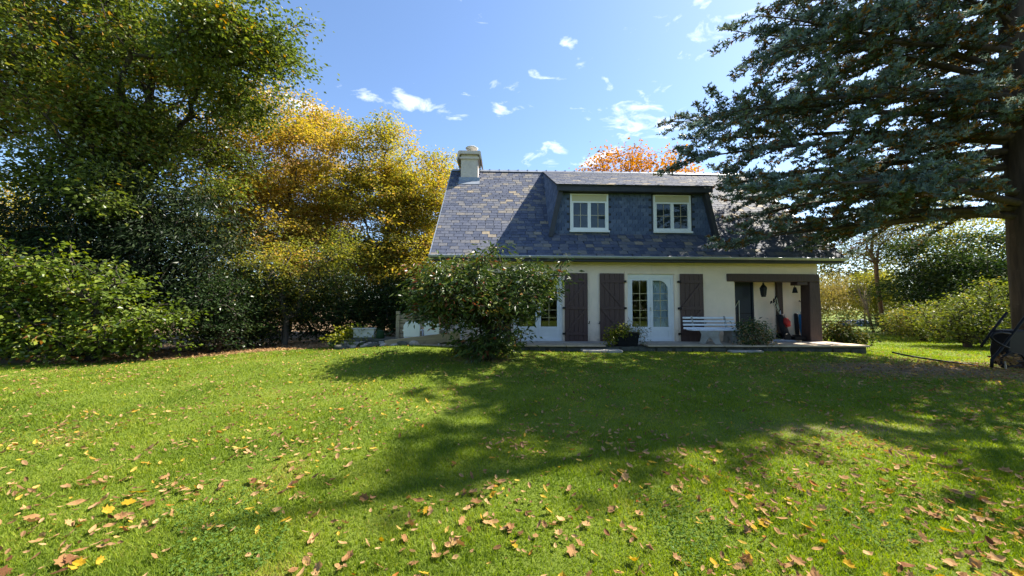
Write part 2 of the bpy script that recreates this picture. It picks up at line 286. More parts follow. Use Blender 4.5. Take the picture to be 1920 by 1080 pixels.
def skeleton(r, att, trunk, alpha=.30, wob=.10, rtip=.012, rexp=.47, sag=0.):
    n = len(trunk); cap = n + 2 * len(att); P = np.zeros((cap, 3)); par = np.full(cap, -1); Ld = np.zeros(cap)
    for i, p in enumerate(trunk):
        P[i] = p
        if i: par[i] = i - 1; Ld[i] = Ld[i - 1] + np.linalg.norm(P[i] - P[i - 1])
    dt = np.min(np.linalg.norm(att[:, None] - np.array(trunk)[None], axis=2), axis=1)
    lo = max(1, n // 3)
    for p in att[np.argsort(dt)]:
        dd = np.linalg.norm(P[lo:n] - p, axis=1); cost = dd + alpha * Ld[lo:n] + .45 * np.maximum(0, P[lo:n, 2] - p[2]); j = int(np.argmin(cost)) + lo; d = dd[j - lo]
        mid = (P[j] + p) / 2 + r.normal(size=3) * wob * d; mid[2] += (.10 - sag) * d
        P[n] = mid; par[n] = j; Ld[n] = Ld[j] + d / 2; P[n + 1] = p; par[n + 1] = n; Ld[n + 1] = Ld[j] + d; n += 2
    P = P[:n]; par = par[:n]; cnt = np.ones(n)
    haskid = np.zeros(n, bool); haskid[par[1:]] = True; cnt[haskid] = 0
    for i in range(n - 1, 0, -1): cnt[par[i]] += cnt[i]
    rad = rtip * np.maximum(cnt, 1) ** rexp
    return P, par, rad
def cluster(r, C, per, spread, flat, ln, wd, up=.6, droop=.15, csize=None):
    """leaves scattered about cluster centres C; returns arrays for leaves()"""
    n = len(C) * per; c = np.repeat(C, per, 0); off = r.normal(size=(n, 3)) * spread * np.array([1, 1, flat])
    P = c + off; D = unit(off * np.array([1, 1, .4]) + r.normal(size=(n, 3)) * spread * .6) + np.array([0, 0, -droop]); Nn = unit(r.normal(size=(n, 3)) * (1 - up) + np.array([0, 0, up]))
    l = ln * r.uniform(.65, 1.25, n); return P, D, Nn, l, l * wd
def sway(tint, P, s, amp, seed):
    return np.clip(tint + amp * wav(P[:, 0] + P[:, 2] * .6, P[:, 1] + P[:, 2] * .8, s, seed), 0, 1)
def tree(name, label, base, ells, mats, n_att=700, per=60, spread=.34, flat=.6, ln=.10, wd=.62, trunk=None, rtip=.012, rexp=.47, seed=1, shell=.45, up=.6, droop=.15, cat='tree', group=None, lobes=0, lsig=.7, part='crown', stem='trunk', clip=None, tint=(.5, .25), sag=0., wob=.10, alpha=.3):
    r = np.random.default_rng(seed); base = np.array(base, float); base[2] = ground(base[0], base[1]) - .05
    o = empty(name, label, cat, tuple(base), 0, group)
    att = ell_points(r, ells, n_att, shell)
    if lobes:                                                             # foliage gathers in lobes with darker gaps between
        lc = ell_points(r, ells, lobes, .38); k_ = r.integers(0, len(lc), n_att); lz = r.uniform(.65, 1.3, len(lc))
        att = lc[k_] + np.clip(r.normal(size=(n_att, 3)), -1.7, 1.7) * lsig * lz[k_][:, None] * np.array([1, 1, .62]); att = np.concatenate([att, ell_points(r, ells, n_att // 5, .7)])
    att = att[att[:, 2] > base[2] + .25]
    if clip is not None: att = att[clip(att)]
    if trunk is None: trunk = [(base[0], base[1], base[2]), (base[0] + .05, base[1], base[2] + .4 * (ells[0][2] - base[2])), (ells[0][0], ells[0][1], ells[0][2])]
    tr = [np.array(trunk[0], float)]
    for a, b in zip(trunk[:-1], trunk[1:]):
        a = np.array(a, float); b = np.array(b, float); k = max(2, int(np.linalg.norm(b - a) / .7))
        tr += [a + (b - a) * i / k + (r.normal(size=3) * .05 if i < k else 0) for i in range(1, k + 1)]
    tr[0][2] = base[2]
    P, par, rad = skeleton(r, att, tr, alpha, wob, rtip, rexp, sag)
    i = np.arange(1, len(P)); lb = np.array(base)
    segs_mesh(stem, P[par[i]] - lb, P[i] - lb, rad[par[i]] * np.where(i < len(tr), 1, .85), rad[i], mats[0], o)
    tips = P[len(tr) + 1::2]; hk = np.zeros(len(P), bool); hk[par[1:]] = True
    mids = P[len(tr)::2]; far_ = np.linalg.norm(tips - mids, axis=1) > spread * 1.3
    C = np.concatenate([tips, mids[far_]]); Q = cluster(r, C, per, spread, flat, ln, wd, up, droop)
    ct = np.repeat(r.normal(tint[0], tint[1] * .55, len(C)), per); tn = np.clip(ct + r.normal(0, tint[1] * .7, len(ct)), 0, 1)
    keep = Q[0][:, 2] > base[2] + .03
    if clip is not None: keep &= clip(Q[0])
    q = [x[keep] for x in Q]
    lf = leaves(part, q[0] - lb, q[1], q[2], q[3], q[4], mats[1], o, sway(tn[keep], q[0], .45, tint[1] * .5, seed)); lf['kind'] = 'stuff'
    return o

# ------------------------------------------------------------------ ground
GY, GR = R(1.7), (0, 11.7)                      # the house stands turned by 1.7 degrees, its front wall 11.7 m away
hu = np.array([math.cos(GY), math.sin(GY), 0]); hv = np.array([-math.sin(GY), math.cos(GY), 0])
def h2w(u, v, z=0): return tuple(np.array([0, 11.7, 0]) + hu * u + hv * v + np.array([0, 0, z]))
def in_house(p, pad=0.):
    q = p - np.array([0, 11.7, 0]); u = q @ hu; v = q @ hv
    roof = 3.15 + .945 * (np.minimum(v, 8.2 - v) + .45)
    dorm = np.where((u > 1.2 - pad) & (u < 6.9 + pad) & (v < 4.2), 5.62 + .46 * np.maximum(v - .1, -.3), 0)
    return (u > -2.8 - pad) & (u < 10.5 + pad) & (v > -.65 - pad) & (v < 8.8) & (p[:, 2] < np.maximum(roof, dorm) + pad)
def soil_at(x, y):
    s = .62 * np.exp(-(((x - 12.5) / 4.6) ** 2 + ((y - 8.3) / 1.5) ** 2) ** 1.1)
    s = np.maximum(s, .55 * np.exp(-((y - 9.55 - .08 * (x - 9)) / .35) ** 2) * smooth(8.6, 9.6, x) * (1 - smooth(15, 19, x)))
    s = np.maximum(s, .72 * np.exp(-(((x - 9.0) / 3.6) ** 2 + ((y - 7.9) / 1.0) ** 2))); s = np.maximum(s, .40 * np.exp(-(((x - 4) / 2.5) ** 2 + ((y - 4.6) / .35) ** 2)))
    s = np.maximum(s, .42 * np.exp(-(((x - 22) / 4.5) ** 2 + ((y - 23) / 1.0) ** 2)))
    s = np.maximum(s, .75 * smooth(11.0, 11.9, y - .32 * (x + 7)) * (1 - smooth(-4.6, -3.6, x)))      # leaf litter under the left-hand trees
    s = np.maximum(s, .55 * np.exp(-(((x + .65) / 1.0) ** 2 + ((y - 8.7) / .5) ** 2)))
    return s
xs = np.concatenate([np.linspace(-600, -40, 15), np.linspace(-36, -16, 21), np.linspace(-15.5, 16, 190), np.linspace(17, 40, 24), np.linspace(50, 600, 15)])
ys = np.concatenate([np.linspace(-300, -8, 10), np.linspace(-6, 0, 10), np.linspace(.3, 14, 110), np.linspace(14.4, 40, 50), np.linspace(45, 1200, 20)])
gx, gy = np.meshgrid(xs, ys); gz = ground(gx, gy); V = np.stack([gx, gy, gz], -1).reshape(-1, 3); nx, ny = len(xs), len(ys)
ii = (np.arange(ny - 1)[:, None] * nx + np.arange(nx - 1)[None]).ravel(); F = np.stack([ii, ii + 1, ii + nx + 1, ii + nx], -1)
go = np_mesh('lawn', V, F, M['lawn'], smooth_=True); go['kind'] = 'structure'
a = go.data.attributes.new('soil', 'FLOAT', 'POINT'); a.data.foreach_set('value', soil_at(V[:, 0], V[:, 1]).astype(np.float32))

# ------------------------------------------------------------------ house
house = empty('house', 'cream rendered house with steep slate roof, long slate dormer and dark brown shutters', 'house', (0, 11.7, 0), GY)
UL, UR, SL = -2.2, 9.95, .945
def roof_z(v): return 3.08 + SL * (v + .45)
b = MB(); T = .28; Z0, ZT = .0, 3.16
DOORS = ((.05, 1.62), (3.69, 5.21))
xs_ = [UL, DOORS[0][0], DOORS[0][1], DOORS[1][0], DOORS[1][1], 7.17]
for i in (0, 2, 4): b.box(xs_[i], xs_[i + 1], 0, T, Z0, ZT)
for d0, d1 in DOORS: b.box(d0, d1, 0, T, 2.57, ZT); b.box(d0, d1, 0, T, Z0, .40)
b.box(7.17, UR, .003, T, 2.60, ZT)                                        # above the porch beam
b.box(7.17, 7.17 + .2, T, .72, Z0, ZT)                                    # porch cheek
W0, W1 = .70, .90
b.box(7.371, 8.30, W0, W1, 2.45, ZT); b.box(8.30, UR, W0, W1, Z0, ZT)         # porch back wall, door opening on its left
for u0, u1, v0 in ((UL, UL + T, T), (UR - T, UR, W1)):
    b.prism([(v0, Z0), (8.2, Z0), (8.2, 3.16), (8.2, roof_z(-.0)), (4.1, 7.26), (v0, roof_z(v0) - .12)], 0, u0, u1)
b.box(UL + T, UR - T, 8.2 - T, 8.2, Z0, ZT)
b.box(7.17 + .2, UR, T, W0, 2.66, 2.70)                                   # porch ceiling
b.build('wall', M['render'], house)
MB().box(UL + T + .005, UR - T - .005, .95, 8.2 - T - .005, .36, .40).build('floor', M['darkwood'], house)
# roof deck and slates
roof = MB().prism([(-.45, 2.98), (4.1, 7.28), (8.65, 2.98), (8.65, 3.06), (4.1, 7.36), (-.45, 3.06)], 0, -2.50, 10.42).build('roof', M['deck'], house)
SN = Vector((0, -SL, 1)).normalized(); SD = Vector((0, 1, SL)).normalized(); SLEN = 4.55 * math.hypot(1, SL)
slate_mesh = []
for wv in (.245, .265, .285, .255):
    m_ = MB().box(-wv / 2, wv / 2, -.03, .215, -.005, .005); me = bpy.data.meshes.new('slate'); me.from_pydata(m_.v, [], m_.f); me.materials.append(M['slate']); slate_mesh.append(me)
def slate_rows(u0, u1, s0, s1, expo, wid):  # staggered courses with open joints
    out = []; row = 0; s = s0
    while s < s1:
        u = u0 + random.uniform(0, .012); first = row % 2
        while u < u1 - .02:
            wv = min(wid * (random.uniform(.45, .6) if first else random.uniform(.86, 1.12)), u1 - u); first = 0; out.append((u + wv / 2, s + random.uniform(-.006, .006), wv)); u += wv + .018
        s += expo; row += 1
    return out
def slate_matrix(u, s, lift, org, sd, sn, yaw):
    x = Vector((1, 0, 0)); y = (sd * math.cos(.032) - sn * math.sin(.032)); z = x.cross(y).normalized()
    Rm = Matrix((x, y, z)).transposed().to_4x4(); return Matrix.Translation(org + Vector((u, 0, 0)) + sd * s + sn * lift) @ Rm @ Matrix.Rotation(yaw, 4, 'Z')
def joined_slates(name, mats, wids, parent, length=.245, th=.005, mat='slate'):
    cube = np.array([(-.5, -.03, -th), (.5, -.03, -th), (.5, length - .03, -th), (-.5, length - .03, -th), (-.5, -.03, th), (.5, -.03, th), (.5, length - .03, th), (-.5, length - .03, th)])
    fc = np.array([(0, 3, 2, 1), (4, 5, 6, 7), (0, 1, 5, 4), (1, 2, 6, 5), (2, 3, 7, 6), (3, 0, 4, 7)]); VV = []; FF = []
    for i, (m, wv) in enumerate(zip(mats, wids)):
        q = cube * np.array([wv, 1, 1]); A = np.array(m); VV.append(q @ A[:3, :3].T + A[:3, 3]); FF.append(fc + 8 * i)
    o = np_mesh(name, np.concatenate(VV), np.concatenate(FF), M[mat], parent, np.repeat(np.random.default_rng(3).uniform(0, 1, len(mats)), 6)); o['kind'] = 'stuff'; return o
org = Vector((0, -.50, 3.08 - .05 * SL))
big, rest, rw = [], [], []
for u, s, wv in slate_rows(-2.50, 10.42, 0, SLEN + .02, .178, .262):
    v = -.5 + s * SD.y; e0 = 1.30 + .09 * (v - .45) / 2.7
    if v > .42 and e0 + .1 < u < 8.1 - e0 - .1: continue
    if -2.0 < u < -1.35 and v > 3.35: continue
    m = slate_matrix(u, s, .014 + random.uniform(0, .003), org, SD, SN, random.gauss(0, .012))
    if s < 1.9 and u > .5 and len(big) < 190 and (s < .75 or u > 6.9): big.append((m, wv))
    else: rest.append(m); rw.append(wv)
for k, (m, wv) in enumerate(big): link('slate', slate_mesh[k % 4], roof, mat4=m)
joined_slates('slates', rest, rw, roof)
# back slope: same slates, mirrored (a few courses deep is enough to close the roof)
u = -2.50
while u < 10.4:                                                           # ridge tiles
    MB().prism([(4.1 - .13, 7.34), (4.1 - .03, 7.45), (4.1 + .03, 7.45), (4.1 + .13, 7.34)], 0, u + .004, min(u + .40, 10.42)).box(u + .385, u + .43, 4.06, 4.14, 7.44, 7.475).build('ridge_tile', M['lead'], roof); u += .41
for u0, nm in ((-2.538, 'verge_board'), (10.423, 'verge_board')):
    MB().prism([(-.46, 2.96), (4.1, 7.27), (8.66, 2.96), (8.66, 3.09), (4.1, 7.40), (-.46, 3.09)], 0, u0, u0 + .035).build(nm, M['lead'], house)
MB().box(-2.45, 10.38, -.44, -.03, 2.93, 2.96).build('soffit', M['fascia'], house)
MB().box(-2.49, 10.4, -.475, -.453, 2.90, 3.06).build('fascia_board', M['fascia'], house)
g = MB(); pr = [(-.545 + .062 * math.cos(a_), 3.035 + .062 * math.sin(a_)) for a_ in np.linspace(math.pi, 2 * math.pi, 8)]
g.prism(pr + [(p[0] * .93 - .038, p[1] * .985 + .047) for p in reversed(pr)], 0, -2.54, 10.45)
g.tube([(-2.54, -.61, 3.04), (10.45, -.61, 3.04)], .014, 6)
gut = g.build('gutter', M['zinc'], house)
for u in np.arange(-2.3, 10.4, 1.0): MB().box(u, u + .025, -.61, -.474, 3.052, 3.062).build('bracket', M['iron'], gut)
# dormer
DV = .45; zb, zt = 3.93, 5.48
dw = MB().prism([(1.25, zb - .12), (6.85, zb - .12), (6.50, zt), (1.60, zt)], 1, DV, DV + .12).build('dormer_wall', M['deck'], house)
B_, T_, K_ = Vector((1.24, DV + .02, zb - .10)), Vector((1.60, DV + .02, zt)), Vector((1.44, 3.98, 7.27))
def mir(p): return Vector((8.1 - p.x, p.y, p.z))
for side in (0, 1):
    q = [p if side == 0 else mir(p) for p in (B_, T_, K_)]
    off = Vector((.05 if side == 0 else -.05, 0, -.03))
    ck = MB().add([q[0], q[1], q[2], q[0] + off, q[1] + off, q[2] + off], [(0, 1, 2), (5, 4, 3), (0, 3, 4, 1), (1, 4, 5, 2), (2, 5, 3, 0)]).build('dormer_cheek', M['deck'], house)
    ms, ws = [], []; xdir = (q[2] - q[1]).normalized(); nrm = (q[1] - q[0]).cross(q[2] - q[0]).normalized(); nrm *= 1 if (nrm.x < 0) == (side == 0) else -1; yd = nrm.cross(xdir); yd *= 1 if yd.z > 0 else -1; xdir = yd.cross(nrm)
    H = (q[1] - q[0]).dot(yd)
    for r_ in range(int(H / .13) + 1):
        f = r_ * .13 / H
        a_ = q[0].lerp(q[1], f); c_ = q[0].lerp(q[2], f); n_ = max(1, int((c_ - a_).length / .19)); wv = (c_ - a_).length / n_
        for k in range(n_):
            pt = a_.lerp(c_, (k + .5) / n_) + nrm * (.014 + random.uniform(0, .004)); ms.append(Matrix.Translation(pt) @ Matrix((xdir, yd, nrm)).transposed().to_4x4()); ws.append(max(wv - .008, .03))
    joined_slates('slates', ms, ws, ck, .16, .003, 'hung')
WIN = ((1.94, 3.22), (4.75, 6.02)); WZ0, WZ1 = 4.03, 5.28
dm, dws, cnt = [], [], 0
sm2 = []
m_ = MB().box(-.083, .083, -.02, .16, -.006, .006); dslate = bpy.data.meshes.new('dormer_slate'); dslate.from_pydata(m_.v, [], m_.f); dslate.materials.append(M['hung'])
row = 0; z = zb - .05
while z < zt:
    u = 1.2 - (.09 if row % 2 else 0)
    while u < 6.9:
        uc = u + .09; e = 1.25 + (z - zb + .12) * .21
        if e + .02 < uc < 8.1 - e - .02 and not any(a_ - .09 < uc < b_ + .09 and WZ0 - .14 < z < WZ1 + .03 for a_, b_ in WIN):
            mm = Matrix.Translation((uc, DV - .012, z)) @ Matrix.Rotation(R(90) + .03, 4, 'X') @ Matrix.Rotation(random.gauss(0, .012), 4, 'Z')
            if cnt < 110 and z < 5.3: link('slate', dslate, dw, mat4=mm); cnt += 1
            else: dm.append(mm); dws.append(.166)
        u += .184
    z += .13; row += 1
if dm: joined_slates('slates', dm, dws, dw, .18, .004, 'hung')
MB().box(1.22, 6.88, DV - .05, DV - .02, zb - .115, zb - .075).build('flashing', M['lead'], house)
for s_ in (0, 1):                                                         # slanted barge boards beside the dormer front
    pts = [(1.20, zb - .13), (1.34, zb - .13), (1.72, zt), (1.56, zt)]
    if s_: pts = [(8.1 - p[0], p[1]) for p in pts]
    MB().prism(pts, 1, DV - .20, DV - .025).build('barge_board', M['fascia'], house)
DR0, DRZ = .12, 5.50; DSL = (7.40 - DRZ) / (4.1 - DR0)
dr = MB().prism([(DR0, DRZ - .05), (4.08, 7.33), (4.08, 7.375), (DR0, DRZ)], 0, 1.44, 6.66).build('dormer_roof', M['deck'], house)
dsd = Vector((0, 1, DSL)).normalized(); dsn = Vector((0, -DSL, 1)).normalized(); org2 = Vector((0, DR0 - .03, DRZ - .01)); ms, ws = [], []
for u, s, wv in slate_rows(1.43, 6.67, 0, 3.9 * math.hypot(1, DSL), .178, .262):
    if 1.47 < u < 6.63: ms.append(slate_matrix(u, s, .014 + random.uniform(0, .003), org2, dsd, dsn, random.gauss(0, .012))); ws.append(wv)
joined_slates('slates', ms, ws, dr)
MB().box(1.46, 6.64, DR0 + .02, DR0 + .045, DRZ - .20, DRZ - .052).build('dormer_fascia', M['fascia'], house)
MB().box(1.62, 6.48, DR0 + .05, DV - .003, DRZ - .19, DRZ - .16).build('dormer_soffit', M['fascia'], house)
for (u0, u1) in WIN:
    V0, V1 = DV - .06, DV + .02
    fr = MB().box(u0, u0 + .055, V0, V1, WZ0, WZ1).box(u1 - .055, u1, V0, V1, WZ0, WZ1).box(u0 + .055, u1 - .055, V0, V1, WZ1 - .035, WZ1).box(u0 + .055, u1 - .055, V0, V1, WZ0, WZ0 + .06).build('dormer_window', M['white'], house)
    MB().box(u0 + .056, u1 - .056, V0 + .01, V1, WZ1 - .25, WZ1 - .036).build('roller_shutter_box', M['cream'], fr)
    MB().box(u0 - .03, u1 + .03, V0 - .06, V0 - .001, WZ0 - .05, WZ0 + .012).build('sill', M['white'], fr)
    uc = (u0 + u1) / 2
    for a_, b_ in ((u0 + .056, uc - .002), (uc + .002, u1 - .056)):
        z0, z1 = WZ0 + .061, WZ1 - .251; k = .05
        MB().box(a_, a_ + k, V0 + .012, V1 - .01, z0, z1).box(b_ - k, b_, V0 + .012, V1 - .01, z0, z1).box(a_ + k, b_ - k, V0 + .012, V1 - .01, z0, z0 + k).box(a_ + k, b_ - k, V0 + .012, V1 - .01, z1 - k, z1).build('sash', M['white'], fr)
        MB().box(a_ + k, b_ - k, V0 + .035, V0 + .041, z0 + k, z1 - k).build('pane', M['glass'], fr)
        MB().box((a_ + b_) / 2 - .008, (a_ + b_) / 2 + .008, V0 + .022, V0 + .034, z0 + k, z1 - k).build('glazing_bar', M['brass'], fr)
        zc = (z0 + z1) / 2; MB().box(a_ + k, b_ - k, V0 + .0205, V0 + .0335, zc - .008, zc + .008).build('glazing_bar', M['brass'], fr)
    MB().box(u0 + .06, u1 - .06, DV + .021, DV + .06, WZ0 + .05, WZ1 - .02).build('unlit_room_panel', M['black'], fr)  # black panel stands in for the darkness of the unlit room
# french doors
def french_door(u0, u1, label=None):
    z0, z1 = .42, 2.565; V0, V1 = .05, .13
    fr = MB().box(u0, u0 + .09, V0, V1, z0, z1).box(u1 - .09, u1, V0, V1, z0, z1).box(u0 + .09, u1 - .09, V0, V1, z1 - .14, z1).box(u0 + .09, u1 - .09, V0 - .03, V1, z0 - .015, z0 + .05).build('french_door', M['white'], house)
    MB().box(u0 - .09, u0 - .001, -.025, .001, .41, z1 + .09).box(u1 + .001, u1 + .09, -.025, .001, .41, z1 + .09).box(u0 - .001, u1 + .001, -.025, .001, z1 + .005, z1 + .09).build('surround', M['render'], fr)
    uc = (u0 + u1) / 2
    for a_, b_, sgn in ((u0 + .092, uc - .003, 0), (uc + .003, u1 - .092, 1)):
        y0, y1 = V0 + .012, V1 - .008; k = .085; zl, zh = z0 + .052, z1 - .142; zp = .875
        lf = MB().box(a_, a_ + k, y0, y1, zl, zh).box(b_ - k, b_, y0, y1, zl, zh).box(a_ + k, b_ - k, y0, y1, zl, zl + .09).box(a_ + k, b_ - k, y0, y1, zh - .06, zh).box(a_ + k, b_ - k, y0, y1, zp - .12, zp)
        if sgn:
            arc = [(b_ - k, zh - .06), (b_ - k - .30, zh - .06)] + [(b_ - k - .30 + .30 * math.sin(t_), zh - .06 - .30 * (1 - math.cos(t_))) for t_ in np.linspace(.2, math.pi / 2, 6)]
            lf.prism(arc, 1, y0 + .001, y1 - .001)
        lf.build('door_leaf', M['white'], fr)
        MB().box(a_ + k, b_ - k, y0 + .018, y1 - .015, zl + .09, zp - .12).box(a_ + k + .03, b_ - k - .03, y0 + .010, y0 + .0175, zl + .12, zp - .15).build('lower_panel', M['white'], fr)
        MB().box(a_ + k, b_ - k, y0 + .024, y0 + .030, zp, zh - .06).build('pane', M['glass'], fr)
        mid = (a_ + b_) / 2; MB().box(mid - .009, mid + .009, y0 + .010, y0 + .0235, zp, zh - .06).build('glazing_bar', M['brass'], fr)
        for zz in (1.16, 1.40, 1.72, 1.94): MB().box(a_ + k, b_ - k, y0 + .0085, y0 + .022, zz - .008, zz + .008).build('glazing_bar', M['brass'], fr)
    MB().box(uc - .012, uc + .012, V0 - .03, V0 + .011, 1.38, 1.50).build('handle', M['steel'], fr)
    return fr
for d in DOORS: french_door(*d)
def shutter(u0, u1, hinge_right):
    z0, z1 = .395, 2.575; y1 = -.035; n = 5; wv = (u1 - u0) / n
    s = MB().box(u0 + .004, u1 - .004, y1 + .001, y1 + .012, z0 + .01, z1 - .004).build('shutter', M['board'], house)
    for zz in (.66, 1.47, 2.32): MB().box(u0 + .02, u1 - .02, y1 - .058, y1 - .029, zz - .05, zz + .05).build('ledge', M['board'], s, bevel=.004)
    for k in range(n): MB().box(u0 + k * wv + .003, u0 + (k + 1) * wv - .003, y1 - .028, y1, z0 + random.uniform(0, .006), z1).build('board', M['board'], s, bevel=.004)
    for za, zb_ in ((.71, 1.42), (1.52, 2.27)):
        a_, b_ = (u1 - .07, u0 + .07) if hinge_right else (u0 + .07, u1 - .07)
        MB().bar((a_, y1 - .0425, za), (b_, y1 - .0425, zb_), .07, .024, up=(0, 1, 0)).build('brace', M['board'], s)
    for zz in (.66, 1.47, 2.32):
        a_ = u1 if hinge_right else u0; sg = 1 if hinge_right else -1
        MB().box(min(a_, a_ + sg * .07), max(a_, a_ + sg * .07), y1 - .05, y1 + .03, zz - .03, zz + .03).build('hinge', M['iron'], s)
    e = u0 - .03 if hinge_right else u1 + .03
    MB().tube([(e, -.002, .98), (e, -.09, .98), (e + .02, -.09, 1.06)], .012, 6).build('shutter_catch', M['iron'], s)
shutter(-.75, -.02, True); shutter(1.67, 2.40, False); shutter(2.79, 3.57, True); shutter(5.38, 6.13, False)
# porch
MB().box(6.93, 9.97, -.05, .30, 2.345, 2.595).build('porch_beam', M['darkwood'], house, bevel=.012)
MB().prism([(9.60, .0), (10.02, .0), (9.985, 2.343), (9.635, 2.343)], 1, -.04, .34).build('porch_post', M['darkwood'], house, bevel=.015)
MB().box(9.25, 9.60, -.02, .28, 2.24, 2.343).build('porch_bracket', M['darkwood'], house, bevel=.01)
pd = MB().box(7.373, 8.295, W0 + .05, W0 + .10, .41, 2.448).build('porch_door', M['navy'], house)
MB().box(8.245, 8.297, W0 + .01, W0 + .049, .41, 2.448).build('door_frame', M['navy'], pd)
MB().tube([(7.55, W0 + .01, 1.35), (7.78, W0 + .01, 1.75), (7.78, W0 + .01, .62)], .014, 6).build('glazing_line', M['steel'], pd)  # bent steel tube draws the pale glazing line on the door
MB().box(7.38, 8.24, W0 + .0415, W0 + .0495, 1.30, 1.32).build('rail', M['black'], pd)
MB().box(9.05, 9.24, W0 - .10, W0 - .003, .41, 2.655).build('porch_stud', M['darkwood'], house, bevel=.006)
# chimney
ch = MB().prism([(-2.04, 6.5), (-1.33, 6.5), (-1.33, 7.80), (-2.04, 7.80)], 1, 3.38, 4.35).build('chimney', M['chim'], house, bevel=.01)
MB().box(-2.10, -1.27, 3.32, 4.41, 7.62, 7.70).build('chimney_moulding', M['chim'], ch)
MB().prism([(-2.17, 7.55), (-2.08, 7.80), (-1.29, 7.80), (-1.20, 7.55), (-1.16, 7.55), (-1.22, 7.90), (-2.15, 7.90), (-2.21, 7.55)], 1, 3.25, 4.46).box(-2.13, -1.24, 3.27, 4.44, 7.902, 7.94).build('chimney_hood', M['chim'], ch)
MB().lathe([(.10, 7.93), (.09, 8.12), (.22, 8.16), (.27, 8.21), (.20, 8.26), (.05, 8.29)], (-1.62, 3.70, 0)).build('cowl', M['greywood'], ch, smooth_=True)
MB().prism([(3.10, roof_z(3.10) + .035), (3.378, roof_z(3.378) + .035), (3.378, roof_z(3.378) + .16), (3.36, roof_z(3.36) + .16), (3.35, roof_z(3.33) + .05), (3.10, roof_z(3.10) + .047)], 0, -2.12, -1.25).build('flashing', M['lead'], ch)
# net curtains and a blue cloth behind the glass
def cloth(name, label, cat, u0, u1, v, z0, z1, mat, waves, amp, gather=0):
    n = 60; vs = []; fs = []; nz_ = 8
    for j in range(nz_ + 1):
        t = j / nz_; sq = 1 - gather * math.sin(math.pi * min(t * 1.25, 1)) * .5
        for i in range(n + 1):
            s = i / n; vs.append((u1 - (u1 - u0) * (1 - s) * sq, v + amp * math.sin(s * waves * 6.283 + t), z1 + (z0 - z1) * t))
    for j in range(nz_):
        for i in range(n): k = j * (n + 1) + i; fs.append((k, k + 1, k + n + 2, k + n + 1))
    m_ = MB().add(vs, fs); o = m_.build(name, mat, None, smooth_=True); o.location = (0, 11.7, 0); o.rotation_euler = (0, 0, GY); tag(o, label, cat); return o
cloth('net_curtain', 'pale net curtain gathered behind the right leaf of the uncovered french door', 'curtain', 4.50, 5.10, .26, .45, 2.40, M['curtain'], 9, .022, .35)
cloth('blue_curtain', 'small blue cloth hanging behind the left dormer window', 'cloth', 2.40, 2.56, DV + .008, 4.10, 4.58, M['bluecloth'], 3, .004)

# ------------------------------------------------------------------ terrace
ter = MB().box(-3.2, 10.15, -1.30, -.001, .02, .385).box(10.02, 10.15, 0, .9, .02, .385).box(7.372, 10.019, .35, W0 - .001, .02, .385).build('terrace', M['darkstone']); ter.location = (0, 11.7, 0); ter.rotation_euler = (0, 0, GY); ter['kind'] = 'structure'
u = -3.2
r2 = random.Random(5)
while u < 10.15:
    wv = min(r2.uniform(.75, 1.5), 10.17 - u)
    if not (2.95 < u + wv / 2 < 3.6):
        MB().box(u + .006, u + wv - .006, -1.40 + r2.uniform(-.02, .02), -.80, .387, .432 + r2.uniform(-.006, .006)).build('edging_slab', M['edge'], ter, bevel=.008)
    u += wv
u = -3.2
while u < 10.1:
    wv = min(r2.uniform(.45, .7), 10.15 - u); MB().box(u + .004, u + wv - .004, -.795, -.012, .387, .424 + r2.uniform(-.003, .003)).build('paving_slab', M['stone'], ter, bevel=.004); u += wv
for k in range(26):                                                       # rough stones of the low terrace wall
    u0 = -3.1 + k * .51 + r2.uniform(-.03, .03); wv = r2.uniform(.38, .49); MB().box(u0, u0 + wv, -1.36 + r2.uniform(-.02, .02), -1.302, .05, .375 - r2.uniform(0, .05)).build('wall_stone', M['darkstone'], ter, bevel=.02)
MB().box(1.85, 2.95, -1.75, -1.42, .05, .335).build('step', M['concrete'], ter, bevel=.02); MB().box(2.96, 3.62, -1.60, -1.42, .05, .24).build('step', M['concrete'], ter, bevel=.02); MB().box(6.0, 6.9, -1.66, -1.42, .05, .31).build('step', M['concrete'], ter, bevel=.02)

def hthing(name, label, cat, u, v, z, group=None, rz=0): return empty(name, label, cat, h2w(u, v, z), GY + rz, group)
# white slatted bench
bn = hthing('bench', 'white slatted garden bench with sculpted concrete legs against the house wall', 'bench', 6.12, -.55, .43)
for k, (y, z) in enumerate(((.27, .40), (.245, .505), (.225, .61), (.21, .715))):
    MB().box(-.80 - .03 * (k - 3) * -1 * .6, .82 + .0 * k, .25 - y + .0, .28 - y + .0 + .0, z, z + .062).build('back_slat', M['plasticw'], bn, bevel=.012).location = (0, .12 + .03 * k, 0)
for k in range(4): MB().box(-.78, .80, -.30 + k * .105, -.215 + k * .105, .375, .41).build('seat_slat', M['plasticw'], bn, bevel=.012)
for sx in (-.52, .52):
    MB().prism([(-.31, 0), (-.13, 0), (-.05, .14), (0, .19), (.05, .14), (.12, 0), (.31, 0), (.26, .08), (.22, .28), (.27, .373), (-.27, .373), (-.22, .28), (-.26, .08)], 0, sx - .055, sx + .055).build('leg', M['concrete'], bn, bevel=.008).rotation_euler = (0, 0, .9 if sx < 0 else 0)
    MB().bar((sx, .13, .36), (sx, .27, .80), .05, .035, up=(0, 1, 0)).build('back_support', M['concrete'], bn)
